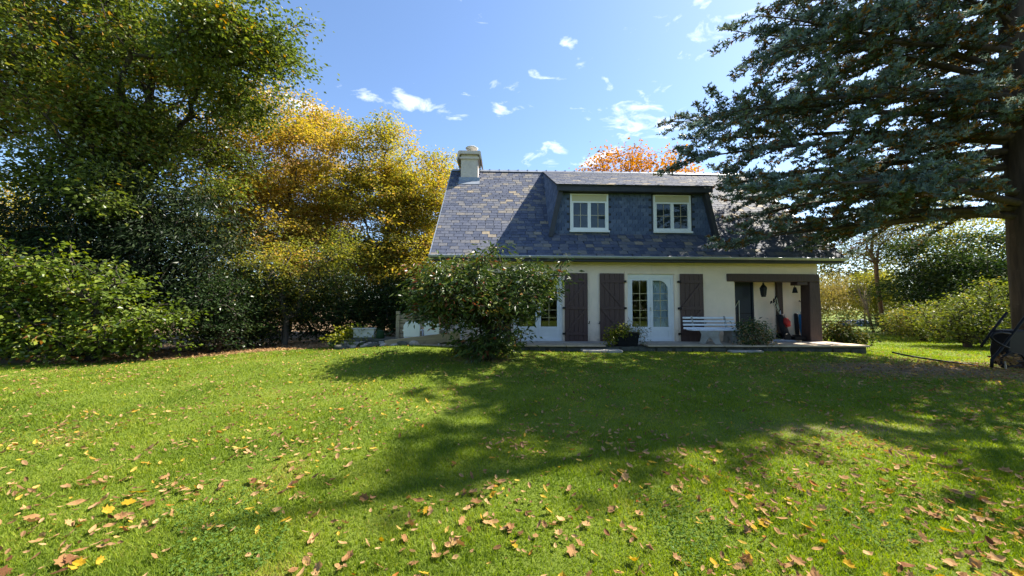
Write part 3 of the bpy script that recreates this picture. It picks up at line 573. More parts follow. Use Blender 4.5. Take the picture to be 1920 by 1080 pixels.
# planters
def plant_mound(name, parent, ells, n, ln, wd, mat, seed, droop=.4, spread=.09, per=7):
    r = np.random.default_rng(seed); C = ell_points(r, ells, n, .6); Q = cluster(r, C, per, spread, .8, ln, wd, .55, droop); o = leaves(name, *Q[:5], mat, parent, np.clip(np.repeat(r.uniform(0, 1, len(C)), per) + r.normal(0, .1, len(C) * per), 0, 1)); o['kind'] = 'stuff'; return o
pt = hthing('flower_trough', 'black rectangular flower trough with trailing plants in front of the french door', 'planter', 3.27, -1.12, .40)
MB().add([(-.30, -.15, 0), (.26, -.15, 0), (.26, .15, 0), (-.30, .15, 0), (-.34, -.19, .36), (.30, -.19, .36), (.30, .19, .36), (-.34, .19, .36)], [(0, 3, 2, 1), (0, 1, 5, 4), (1, 2, 6, 5), (2, 3, 7, 6), (3, 0, 4, 7), (4, 5, 6, 7)]).build('trough', M['black'], pt)
MB().box(-.32, .29, -.172, .172, .362, .385).build('soil', M['soilm'], pt)
plant_mound('trailing_plant', pt, [(-.38, -.1, .38, .18, .15, .15), (-.15, -.1, .44, .25, .15, .09), (-.52, -.12, .18, .09, .1, .22)], 90, .075, .6, M['lime'], 21)
plant_mound('dead_foliage', pt, [(.12, 0, .42, .25, .15, .06), (.38, -.05, .40, .13, .13, .16), (.42, -.06, .2, .08, .1, .22), (.05, 0, .62, .15, .1, .12)], 70, .085, .25, M['potp'], 22)
pp = hthing('flower_pot', 'broad round pot overflowing with yellowing plants beside the bench', 'planter', 7.0, -1.0, .43)
MB().lathe([(.20, 0), (.27, .10), (.31, .27), (.33, .30), (.29, .30), (.27, .24)], n=20).build('pot', M['terracotta'], pp, smooth_=True)
plant_mound('overflowing_plant', pp, [(0, -.05, .34, .48, .32, .24), (-.2, -.22, .14, .3, .14, .16), (.25, -.15, .2, .22, .2, .2)], 380, .07, .55, M['potp'], 23); plant_mound('green_shoots', pp, [(.1, .05, .55, .40, .25, .13), (-.2, .1, .56, .12, .1, .12)], 70, .10, .3, M['hosta'], 24)
# lantern, bell, cane
ln_ = hthing('porch_lantern', 'black iron lantern hanging under the porch beam', 'lantern', 8.35, .30, 1.86)
MB().lathe([(.075, .06), (.105, .30), (.115, .31), (.03, .42), (.02, .47)], n=6).lathe([(.06, .0), (.075, .02), (.075, .058)], n=6).build('lantern_cap', M['iron'], ln_)
MB().lathe([(.074, .062), (.098, .285)], n=6).build('lantern_glass', M['lampglass'], ln_).scale = (.96, .96, 1)
for k in range(6):
    a_ = 6.283 * k / 6; MB().tube([(.077 * math.cos(a_), .077 * math.sin(a_), .06), (.107 * math.cos(a_), .107 * math.sin(a_), .30)], .008, 5).build('lantern_bar', M['iron'], ln_)
MB().tube([(0, 0, .46), (0, 0, .80)], .007, 6).build('hanging_rod', M['iron'], ln_); MB().tube([(0, 0, .10), (0, 0, .2)], .022, 8).build('candle_bulb', M['plasticw'], ln_)
be = hthing('door_bell', 'small dark bell hanging below the right end of the porch beam', 'bell', 9.42, .30, 2.0)
MB().lathe([(.085, 0), (.075, .03), (.055, .12), (.04, .18), (.01, .20)], n=14).build('bell_body', M['iron'], be, smooth_=True); MB().tube([(0, 0, .19), (0, 0, .24)], .012, 6).build('bell_hook', M['iron'], be)
cn = hthing('walking_cane', 'brown walking cane with curved handle leaning on the porch wall', 'walking stick', 9.88, .62, .43)
MB().tube([(.10, -.12, 0), (.06, -.05, .7), (.03, .0, 1.20), (0, .02, 1.30), (-.06, .0, 1.33), (-.08, -.02, 1.28)], .014, 7).build('cane', M['cane'], cn)
# golf bag on its trolley
gb = hthing('golf_bag', 'dark golf bag with red pocket standing on a black trolley in the porch', 'golf bag', 8.96, .22, .43)
MB().tube([(.06, 0, .10), (-.02, .04, .48), (-.07, .07, .86)], [.10, .12, .13], 14).build('bag_body', M['blackfab'], gb, smooth_=True)
MB().tube([(.03, -.135, .46), (.0, -.11, .60), (-.02, -.08, .74)], [.06, .10, .06], 10).build('red_pocket', M['red'], gb, smooth_=True)
for k, (dx, dy, l) in enumerate(((-.34, .05, .42), (-.24, .0, .50), (-.20, .1, .44), (-.14, .02, .58), (-.10, .10, .36), (.03, .06, .16))):
    p0 = Vector((-.07, .07, .84)); p1 = p0 + Vector((dx * .75, dy * .4, l)); o = MB().tube([p0, p1], .008, 5).build('golf_club', M['steel'], gb); MB().tube([p1, p1 + Vector((-.03, -.02, .02)), p1 + Vector((-.07, -.03, -.05))], [.016, .03, .014], 7).build('club_head', M['black'], o)
tr = MB().tube([(.02, -.02, .44), (.22, -.02, .08), (.5, -.02, .05)], .018, 6).tube([(-.05, .03, .1), (.22, -.02, .08)], .02, 6).build('trolley_frame', M['black'], gb)
MB().box(.22, .62, -.14, .14, .03, .15).box(.30, .48, -.10, .10, .15, .19).build('trolley_base', M['black'], gb, bevel=.02)
for sy in (-.17, .17): MB().lathe([(.02, -.02), (.11, -.02), (.12, 0), (.11, .02), (.02, .02)], n=16).build('wheel', M['black'], gb).matrix_local = Matrix.Translation((-.05, sy, .12)) @ Matrix.Rotation(R(90), 4, 'X')
pl = hthing('grey_mat', 'flat grey mat lying on the porch floor beside the golf bag', 'mat', 8.55, .1, .43); MB().prism([(-.45, 0), (.55, 0), (.5, .04), (-.30, .07)], 1, -.2, .2).build('mat', M['lead'], pl)
bp = hthing('folded_parasol', 'blue folded parasol standing beside the dark porch post', 'parasol', 9.80, .52, .43)
MB().tube([(0, 0, .10), (-.01, 0, .3), (-.02, 0, .75), (-.03, 0, .86)], [.03, .06, .075, .06], 10).build('canopy', M['blue'], bp, smooth_=True); MB().tube([(.01, 0, 0), (-.035, 0, .95)], .014, 6).build('pole', M['steel'], bp)
bc = hthing('black_bag', 'narrow black bag standing between porch wall and blue parasol', 'bag', 9.68, .58, .43); MB().tube([(0, 0, 0), (-.01, 0, .4), (-.03, 0, .86), (-.03, 0, .9)], [.05, .065, .055, .03], 10).build('bag', M['blackfab'], bc, smooth_=True)

# ------------------------------------------------------------------ wooden screen, chairs and timber at the terrace's left end
ws = hthing('wooden_screen', 'weathered wooden slatted screen at the left end of the terrace', 'screen', -3.35, -.75, .35)
MB().box(-.05, .05, -.05, .05, -.3, 1.00).build('post', M['pine'], ws); MB().box(1.35, 1.45, -.05, .05, -.3, .98).build('post', M['pine'], ws)
for k in range(6): MB().box(.052, 1.348, -.012 + .006 * (k % 2), .012 + .006 * (k % 2), .08 + k * .145, .205 + k * .145).build('slat', M['pine'], ws, bevel=.004)
def plastic_chair(u, v, z, rz, label):
    o = hthing('garden_chair', label, 'chair', u, v, z, 'white plastic garden chairs', rz)
    MB().box(-.22, .22, -.22, .22, .40, .43).build('seat', M['plasticw'], o, bevel=.012)
    MB().prism([(-.22, .44), (.22, .44), (.23, .75), (.16, .86), (-.16, .86), (-.23, .75)], 1, .20, .235).build('backrest', M['plasticw'], o, bevel=.01)
    for sx in (-1, 1):
        MB().tube([(sx * .24, .2, .62), (sx * .25, -.20, .62), (sx * .25, -.22, .42)], .022, 6).build('armrest', M['plasticw'], o)
        for sy in (-1, 1): MB().tube([(sx * .19, sy * .19, .40), (sx * .24, sy * .24, 0)], [.03, .02], 6).build('leg', M['plasticw'], o)
plastic_chair(-2.85, -1.02, .20, R(185), 'white plastic garden chair in front of the slatted screen'); plastic_chair(-2.25, -.98, .22, R(170), 'white plastic garden chair just right of the slatted screen'); plastic_chair(-1.35, -.7, .43, R(200), 'white plastic garden chair behind the left side of the round bush'); plastic_chair(-.55, -.75, .43, R(160), 'white plastic garden chair behind the stems of the round bush')
tb = hthing('timber_beam', 'long weathered timber beam lying below the slatted screen', 'timber', -3.0, -1.25, .40); MB().bar((-.55, 0, .02), (1.5, .05, .26), .10, .26).build('beam', M['pine'], tb, bevel=.012)
MB().bar((-.85, -.08, -.06), (.95, -.08, -.02), .05, .12).build('batten', M['pine'], tb)
wt = hthing('white_trough', 'pale grey rectangular trough left of the slatted screen', 'trough', -4.25, -.9, .60, None, R(8)); MB().box(-.28, .28, -.14, .14, 0, .24).build('trough', M['greywood'], wt, bevel=.01); MB().box(-.30, .30, -.16, .16, .24, .265).build('rim', M['greywood'], wt)
dj = hthing('watering_can', 'dark green watering can beside the pale trough', 'watering can', -3.78, -.98, .58); MB().lathe([(.11, 0), (.12, .02), (.10, .20), (.07, .23)], n=14).build('can_body', M['hosta'], dj, smooth_=True); MB().tube([(.09, 0, .06), (.30, 0, .17), (.34, 0, .2)], [.02, .014, .03], 7).build('spout', M['hosta'], dj); MB().tube([(-.09, 0, .05), (-.17, 0, .14), (-.10, 0, .25), (.02, 0, .26)], .011, 6).build('can_handle', M['hosta'], dj)
rb = hthing('raised_bed', 'low mossy stone raised bed below the pale trough', 'raised bed', -4.1, -.8, 0)
MB().prism([(-.75, -.1), (.85, -.1), (.85, .56), (.4, .575), (-.2, .60), (-.75, .55)], 1, -.30, .5).build('bed', M['darkstone'], rb, bevel=.03)
for k in range(9): MB().box(-.74 + .175 * k + .004, -.74 + .175 * (k + 1) - .006, -.34 + random.uniform(-.02, .02), -.302, .30, .50 + random.uniform(-.03, .03)).build('stone', M['stone'], rb, bevel=.015)
for k in range(8): MB().box(-.70 + .19 * k, -.70 + .19 * k + .18, -.345 + random.uniform(-.02, .02), -.303, .06, .29).build('stone', M['concrete'] if k % 3 == 0 else M['darkstone'], rb, bevel=.015)
for k in range(8):
    u0 = -4.7 + k * .28; x_, y_, _ = h2w(u0, -1.35 + .06 * (k % 3)); z_ = float(ground(x_, y_)); s_ = random.uniform(.10, .17)
    rk = MB().lathe([(s_ * .8, -.05), (s_, .03), (s_ * .8, .08), (s_ * .35, .11)], n=6).build('rock', M['stone'] if k % 3 else M['darkstone'], None, bevel=.015); rk.location = (x_, y_, z_); rk.rotation_euler = (random.uniform(-.3, .3), .2, k); rk.scale = (random.uniform(.8, 1.6), .9, random.uniform(.6, 1.1)); tag(rk, 'flat brownish rock in the border below the timber beam', 'rock', 'rocks edging the border')

# ------------------------------------------------------------------ black garden cart by the cedar, hose, tarpaulins
gc = empty('garden_cart', 'black garden cart tipped against the cedar trunk with dry leaves in its basket', 'garden cart', (11.35, 8.55, float(ground(11.35, 8.55))), R(4))
MB().prism([(.02, .10), (.50, .18), (.52, .92), (.12, .90), (.0, .45)], 1, -.02, .30).build('tray', M['black'], gc, bevel=.03)
MB().tube([(-.46, -.04, .02), (-.44, -.04, .25), (-.25, -.04, .42), (.1, -.04, .80), (.45, -.04, 1.18), (.62, -.04, 1.36)], .028, 8).tube([(-.2, .3, .5), (.2, .3, .95), (.55, .3, 1.32)], .026, 8).build('frame', M['black'], gc, smooth_=True)
MB().tube([(.05, -.05, .83), (-.18, -.05, .86), (-.36, -.05, .84), (-.44, -.05, .76), (-.38, -.05, .68), (-.20, -.05, .58), (.0, -.05, .50)], .026, 8).build('loop_handle', M['black'], gc, smooth_=True)
MB().lathe([(.03, -.03), (.16, -.03), (.18, 0), (.16, .03), (.03, .03)], n=20).build('wheel', M['black'], gc).matrix_local = Matrix.Translation((.12, .12, .20)) @ Matrix.Rotation(R(90), 4, 'X')
MB().tube([(-.28, -.10, .30), (-.05, -.10, .42), (.22, -.10, .36), (.30, -.10, .25)], .02, 6).tube([(-.28, -.10, .30), (-.30, -.10, .16), (-.1, -.1, .10), (.2, -.10, .12)], .02, 6).build('basket_rim', M['black'], gc)
plant_mound('basket_leaves', gc, [(-.08, -.06, .25, .20, .06, .10)], 40, .07, .6, M['dry'], 31, .1, .04)
MB().tube([(-.24, -.12, .22), (-.22, -.12, .0)], .016, 6).build('leg', M['steel'], gc)
hs = MB(); P_ = []
for t in np.linspace(0, 1, 16):
    x_ = 9.95 + 1.15 * t; y_ = 9.75 - .9 * t + .05 * math.sin(t * 7); P_.append((x_, y_, float(ground(x_, y_)) + .03 + .12 * (1 - t) ** 2))
hs.tube(P_, .022, 7); tag(hs.build('garden_hose', M['black'], None, smooth_=True), 'black hose lying on the grass off the right corner of the terrace', 'hose')
def tarp(x, y, s, label):
    z = float(ground(x, y)); r = np.random.default_rng(int(x * 10)); n = 14; vs = []; fs = []
    for j in range(7):
        t = j / 6; rr = s * math.sqrt(max(1 - t ** 2.2, 0)) + .02
        for k in range(n): a_ = 6.283 * k / n; q = rr * (1 + .16 * r.normal()); vs.append((q * math.cos(a_) * 1.3, q * math.sin(a_), t * s * 1.05))
    for j in range(6):
        for k in range(n): fs.append((j * n + k, j * n + (k + 1) % n, (j + 1) * n + (k + 1) % n, (j + 1) * n + k))
    fs.append(tuple(6 * n + k for k in range(n))); o = MB().add(vs, fs).build('tarpaulin_heap', M['tarp'], None); o.location = (x, y, z - .03); tag(o, label, 'tarpaulin')
tarp(27.0, 29.5, .50, 'dark blue tarpaulin heap on the side lawn, left of the pale leaning stem'); tarp(30.2, 32.0, .42, 'blue tarpaulin heap on the side lawn, right of the pale leaning stem')

# ------------------------------------------------------------------ trees and shrubs
notin = lambda pad: (lambda p: ~in_house(p, pad))
tree('oak_tree', 'huge green oak with spreading limbs filling the upper left corner', (-13.6, 13.2, 0),
     [(-13.6, 13.2, 10.6, 5.0, 4.4, 4.2), (-9.3, 12.6, 10.7, 2.8, 2.6, 2.2), (-12.6, 12.8, 6.4, 2.3, 2.4, 2.7), (-18.5, 13.5, 10.8, 4.5, 4.2, 3.4), (-14.2, 12.4, 6.4, 2.6, 2.2, 2.4)], (M['bark_d'], M['oak']), n_att=1900, per=58, spread=.29, flat=.6, ln=.135, wd=.66, lobes=66, lsig=.60,
     trunk=[(-13.6, 13.2, 0), (-13.4, 13.2, 3.2), (-13.7, 13.2, 6.0), (-13.3, 13.2, 10.0)], rtip=.011, rexp=.48, seed=11, tint=(.46, .30), shell=.5)
tree('hornbeam_tree', 'tall golden hornbeam right of the oak with pinkish bare twigs at its top', (-11.9, 19.6, 0),
     [(-12.0, 19.6, 8.2, 3.9, 3.3, 4.9), (-10.8, 18.6, 3.6, 3.6, 2.8, 2.6), (-13.8, 19.0, 5.0, 2.6, 2.4, 3.0)], (M['bark_m'], M['gold']), n_att=1350, per=60, spread=.31, flat=.36, ln=.145, lobes=88, lsig=.66, wd=.6, rtip=.011, seed=12, tint=(.45, .28), up=.75, shell=.55)
tree('beech_tree', 'broad yellow green beech standing next to the left gable of the house', (-7.2, 20.6, 0),
     [(-7.0, 20.6, 7.2, 3.8, 3.2, 4.8), (-6.6, 19.4, 3.6, 3.4, 2.6, 2.5), (-5.0, 20.4, 7.4, 1.7, 2.2, 2.9), (-4.4, 19.8, 3.6, 1.8, 2.0, 2.4)], (M['bark_m'], M['goldg']), n_att=1350, per=60, spread=.31, flat=.36, ln=.145, lobes=88, lsig=.66, wd=.6, rtip=.011, seed=13, tint=(.55, .30), up=.75, shell=.5)
tree('yew_tree', 'very dark yew below the oak limbs on the left', (-13.4, 12.0, 0), [(-13.4, 12.4, 3.4, 2.7, 1.8, 3.1), (-11.4, 12.8, 2.8, 2.3, 1.6, 2.8), (-15.8, 12.6, 3.0, 2.2, 1.8, 2.8)], (M['bark_d'], M['yew']), n_att=800, per=56, spread=.27, flat=.5, ln=.18, wd=.32, seed=14, droop=.5, sag=.15)
for k, (x, y, e, lb) in enumerate(((-9.6, 13.6, (1.9, 1.5, 2.6), 'dark laurel shrub between yew and golden hornbeam'), (-7.0, 14.8, (1.9, 1.5, 2.7), 'dark laurel shrub below the golden hornbeam branches'), (-4.6, 15.4, (1.5, 1.3, 2.4), 'dark evergreen shrub behind the slatted screen'))):
    tree('laurel_shrub', lb, (x, y, 0), [(x, y, e[2] * .55, e[0], e[1], e[2] * .62)], (M['bark_d'], M['laurel']), n_att=330, per=44, spread=.24, flat=.6, ln=.13, wd=.42, seed=40 + k, cat='shrub', group='dark shrubs along the left edge', part='foliage', stem='stems')
tree('golden_bough_shrub', 'low yellow green hornbeam shoots hanging in front of the laurels', (-8.2, 13.4, 0), [(-8.8, 13.5, 2.5, 1.7, 1.0, 2.0), (-6.6, 13.9, 3.0, 1.3, .9, 1.5), (-10.0, 13.0, 2.2, 1.1, .8, 1.2)], (M['bark_m'], M['goldg']), n_att=260, per=34, spread=.26, flat=.28, ln=.10, wd=.6, seed=15, cat='shrub', part='foliage', stem='stems', tint=(.12, .28), up=.8)
tree('hazel_shrub', 'big leafy hazel shrub at the left edge of the lawn', (-11.2, 9.9, 0), [(-11.3, 9.9, 1.25, 1.5, 1.0, 1.55), (-9.9, 10.2, .8, .9, .7, .9), (-13.2, 9.7, 1.4, 1.5, 1.2, 1.5)], (M['bark_d'], M['hazel']), n_att=520, per=22, spread=.17, flat=.55, ln=.12, wd=.72, lobes=46, lsig=.34, seed=16, cat='shrub', part='foliage', stem='stems', tint=(.45, .26), alpha=.1)
tree('bramble_shrub', 'dark bramble shrub at the far left edge behind the hazel', (-15.2, 11.0, 0), [(-15.0, 11.0, 1.2, 2.4, 1.1, 1.4)], (M['bark_d'], M['laurel']), n_att=300, per=36, spread=.24, flat=.6, ln=.12, wd=.5, seed=36, cat='shrub', part='foliage', stem='stems', tint=(.6, .3))
tree('ivy_shrub', 'loose dark leafed shrub between hazel and laurel', (-9.2, 11.6, 0), [(-9.2, 11.6, 1.2, 1.3, .9, 1.4)], (M['bark_d'], M['laurel']), n_att=200, per=30, spread=.22, flat=.5, ln=.10, wd=.6, seed=17, cat='shrub', part='foliage', stem='stems', tint=(.25, .25))
tree('field_maple_tree', 'yellowish field maple seen at the far left behind the oak', (-31, 22, 0), [(-31, 22, 5.6, 3.6, 3, 4.2)], (M['bark_m'], M['goldg']), n_att=420, per=46, spread=.42, flat=.5, ln=.16, wd=.65, seed=18)
tree('orange_maple_tree', 'orange autumn maple rising behind the roof ridge', (9.2, 28, 0), [(9.2, 28, 10.9, 4.9, 3.6, 3.4), (6.0, 28, 9.6, 2.5, 2.2, 1.8), (13.0, 28, 10.2, 2.6, 2.2, 2.2)], (M['bark_m'], M['orange']), n_att=420, per=26, spread=.36, flat=.6, ln=.20, wd=.75, seed=19, shell=.5, trunk=[(9.2, 28, 0), (9.2, 28, 6), (9.2, 28, 10)])
tree('rhododendron_bush', 'round dark rhododendron bush on thin stems in front of the terrace', (-.62, 8.75, 0), [(-.62, 8.8, 1.82, 1.62, 1.3, .90), (-.15, 8.7, 2.0, 1.1, 1.05, .72), (-.6, 8.75, .62, .80, .70, .58), (-.6, 8.75, .45, .62, .55, .42)], (M['bark_d'], M['rhodo']), n_att=680, per=28, spread=.13, lobes=42, lsig=.30, flat=.65, ln=.135, wd=.34, seed=20, cat='bush', part='foliage', stem='stems', shell=.42, up=.45, droop=.35, rtip=.009, alpha=.15, tint=(.45, .28),
     trunk=[(-.62, 8.75, 0), (-.55, 8.75, .5), (-.62, 8.78, 1.3)])
tree('golden_privet_shrub', 'small lime yellow shrub at the edge of the lawn left of the rocks', (-4.55, 10.9, 0), [(-4.6, 10.75, .42, .72, .45, .46)], (M['bark_d'], M['lime']), n_att=170, per=24, spread=.10, flat=.7, ln=.075, wd=.6, seed=25, cat='shrub', part='foliage', stem='stems', rtip=.005)
def rosette(x, y, s, seed, label, group):
    r = np.random.default_rng(seed); n = 16; a_ = r.uniform(0, 6.283, n); P = np.zeros((n, 3)) + r.normal(0, .04, (n, 3)) * np.array([1, 1, .2]); D = np.stack([np.cos(a_), np.sin(a_), r.uniform(.3, 1.0, n)], -1); Nn = np.stack([-np.cos(a_) * .5, -np.sin(a_) * .5, np.ones(n)], -1)
    o = leaves('hosta_plant', P, D, Nn, s * r.uniform(.7, 1.2, n), s * .5 * np.ones(n), M['hosta'], None, r.uniform(0, 1, n)); o.location = (x, y, float(ground(x, y))); tag(o, label, 'plant', group)
for k, (x, y) in enumerate(((-3.9, 10.7), (-3.55, 10.75), (-3.2, 10.7), (-4.9, 10.4), (-4.3, 10.35), (-1.9, 10.5), (-1.6, 10.6))): rosette(x, y, .30, 60 + k, 'low broad leaved plant in the border below the terrace', 'broad leaved border plants')
# right-hand garden
tree('corner_shrub', 'leafy green shrub just right of the porch post', (10.95, 12.5, 0), [(10.95, 12.5, .55, .62, .55, .62), (11.5, 12.4, .3, .5, .45, .35)], (M['bark_d'], M['laurel']), n_att=150, per=26, spread=.13, flat=.7, ln=.10, wd=.5, seed=26, cat='shrub', part='foliage', stem='stems', tint=(.75, .3))
tree('pale_hedge_shrub', 'tall glossy pale green shrub left of the cedar trunk', (17.9, 14.6, 0), [(17.9, 14.6, 1.0, 1.6, 1.1, 1.1), (19.6, 14.9, 1.4, 1.3, 1.1, 1.4)], (M['bark_d'], M['hedge']), n_att=380, per=30, spread=.18, flat=.6, ln=.11, wd=.45, seed=27, cat='shrub', part='foliage', stem='stems')
tree('yellow_hedge_shrub', 'yellowish arching shrub in the middle of the right border', (19.4, 17.6, 0), [(19.2, 17.6, .8, 1.4, 1.0, .9), (21.0, 17.8, 1.0, 1.3, 1.1, 1.0)], (M['bark_d'], M['hedge']), n_att=340, per=28, spread=.2, flat=.5, ln=.12, wd=.4, seed=28, cat='shrub', part='foliage', stem='stems', tint=(.6, .3))
tree('heather_shrub', 'low dark green border shrub at the left end of the right border', (22.2, 21.4, 0), [(21.9, 21.4, .6, 1.5, 1.0, .7), (23.6, 21.8, .75, 1.4, 1.0, .8)], (M['bark_d'], M['dgreen']), n_att=300, per=28, spread=.2, flat=.6, ln=.11, wd=.3, seed=29, cat='shrub', part='foliage', stem='stems', tint=(.6, .3))
tree('evergreen_tree', 'rounded dark green evergreen tree behind the right border', (24.6, 21.0, 0), [(24.2, 21.0, 3.2, 2.5, 2.0, 2.7), (26.6, 20.6, 2.8, 2.0, 2.0, 2.4)], (M['bark_d'], M['dgreen']), n_att=700, per=56, spread=.30, flat=.5, ln=.17, wd=.45, seed=30, tint=(.4, .3), lobes=34, lsig=.6)
tree('russet_tree', 'russet and yellow tree behind the dark evergreen', (28.5, 24, 0), [(28.5, 24, 6.0, 4.0, 3.2, 2.8)], (M['bark_m'], M['goldg']), n_att=300, per=36, spread=.4, flat=.5, ln=.15, wd=.6, seed=32, tint=(.35, .3))
tree('larch_tree', 'slender thinly leafed pine with reddish trunk at the right end of the side lawn', (24.0, 24.0, 0), [(23.4, 24, 6.2, 3.4, 2.6, 1.9), (25.0, 24, 7.8, 2.4, 2.2, 1.6)], (M['bark_r'], M['far']), n_att=420, per=26, spread=.30, flat=.5, ln=.12, wd=.32, seed=33, rtip=.010, trunk=[(24.0, 24.0, 0), (23.8, 24, 3), (23.6, 24, 6), (23.9, 24, 8.5)])
tree('straw_willow_tree', 'straw coloured willow beyond the porch post', (25.5, 31.5, 0), [(25.4, 31.5, 2.7, 2.3, 1.8, 1.7), (28.6, 32.5, 3.0, 2.0, 1.8, 1.7)], (M['bark_p'], M['willow']), n_att=320, per=36, spread=.32, flat=1.0, ln=.20, wd=.22, seed=34, droop=1.2)
tree('lime_tree', 'soft green tree far beyond the right corner of the house', (23.5, 38, 0), [(23.5, 38, 4.2, 4.6, 2.4, 3.6), (30, 40, 4.6, 4.6, 2.4, 3.8), (38, 40, 5.0, 5, 2.4, 4.2)], (M['bark_m'], M['far']), n_att=420, per=30, spread=.5, flat=.6, ln=.26, wd=.7, seed=37)
tree('olive_thicket_tree', 'yellow green thicket tree left of the slender pine', (30.5, 31.0, 0), [(30.6, 31, 2.9, 1.9, 1.6, 2.0)], (M['bark_p'], M['goldg']), n_att=240, per=36, spread=.3, flat=.5, ln=.16, wd=.5, seed=35, tint=(.3, .25), trunk=[(30.5, 31, 0), (30.5, 31, 1.6), (30.6, 31, 3)])
for k, (x, y, dx) in enumerate(((27.6, 29.0, .05), (28.6, 29.6, -.5), (22.6, 23.2, -.9), (24.8, 23.4, .7))):
    o = empty('young_tree', ['straight pale young stem on the side lawn beside the blue heap', 'pale young stem leaning left beside the blue heap', 'bare branching young tree left of the slender pine', 'bare branching young tree right of the slender pine'][k], 'young tree', (x, y, float(ground(x, y)) - .03), 0, 'young bare trees at the end of the side lawn')
    b = MB().tube([(0, 0, 0), (dx * .3, 0, 1.2), (dx, 0, 2.8)], [.07, .055, .03], 7)
    for j in range(7): s_ = random.uniform(-1, 1); zz = 1.0 + .22 * j; b.tube([(dx * zz / 3, 0, zz), (dx * zz / 3 + s_ * .5, .1, zz + .55), (dx * zz / 3 + s_ * .8, .2, zz + 1.2)], [.028, .018, .008], 5)
    b.build('stem', M['bark_p'], o, smooth_=True)
# far-off wood that closes the horizon
def far_wood(name, x0, x1, y0, y1, h, n, seed):
    r = np.random.default_rng(seed); x = r.uniform(x0, x1, n); y = r.uniform(y0, y1, n); top = h * (.7 + .3 * wav(x, y * 0, .18, seed)); z = top * r.uniform(0, 1, n) ** .7
    P = np.stack([x, y, z], -1); Q = cluster(r, P, 6, .45, .7, .34, .7); o = leaves(name, *Q[:5], M['far'], None, np.clip(np.repeat(r.normal(.45, .2, n), 6) + r.normal(0, .15, n * 6), 0, 1)); o['kind'] = 'stuff'
far_wood('distant_wood', -75, 2, 42, 50, 4.6, 3200, 51); far_wood('distant_wood', 10, 80, 46, 56, 5.2, 3000, 52)

r = np.random.default_rng(53); n = 4000; x = r.uniform(-45, 45, n); z = (4.6 + 1.2 * wav(x, x * 0, .25, 4)) * r.uniform(0, 1, n) ** .8; P = np.stack([x, r.uniform(-24, -19, n), z], -1); Q = cluster(r, P, 5, .4, .7, .62, .8)
bw = leaves('woodland_edge', *Q[:5], M['oak'], None, np.clip(np.repeat(r.normal(.45, .2, n), 5), 0, 1)); bw['kind'] = 'stuff'

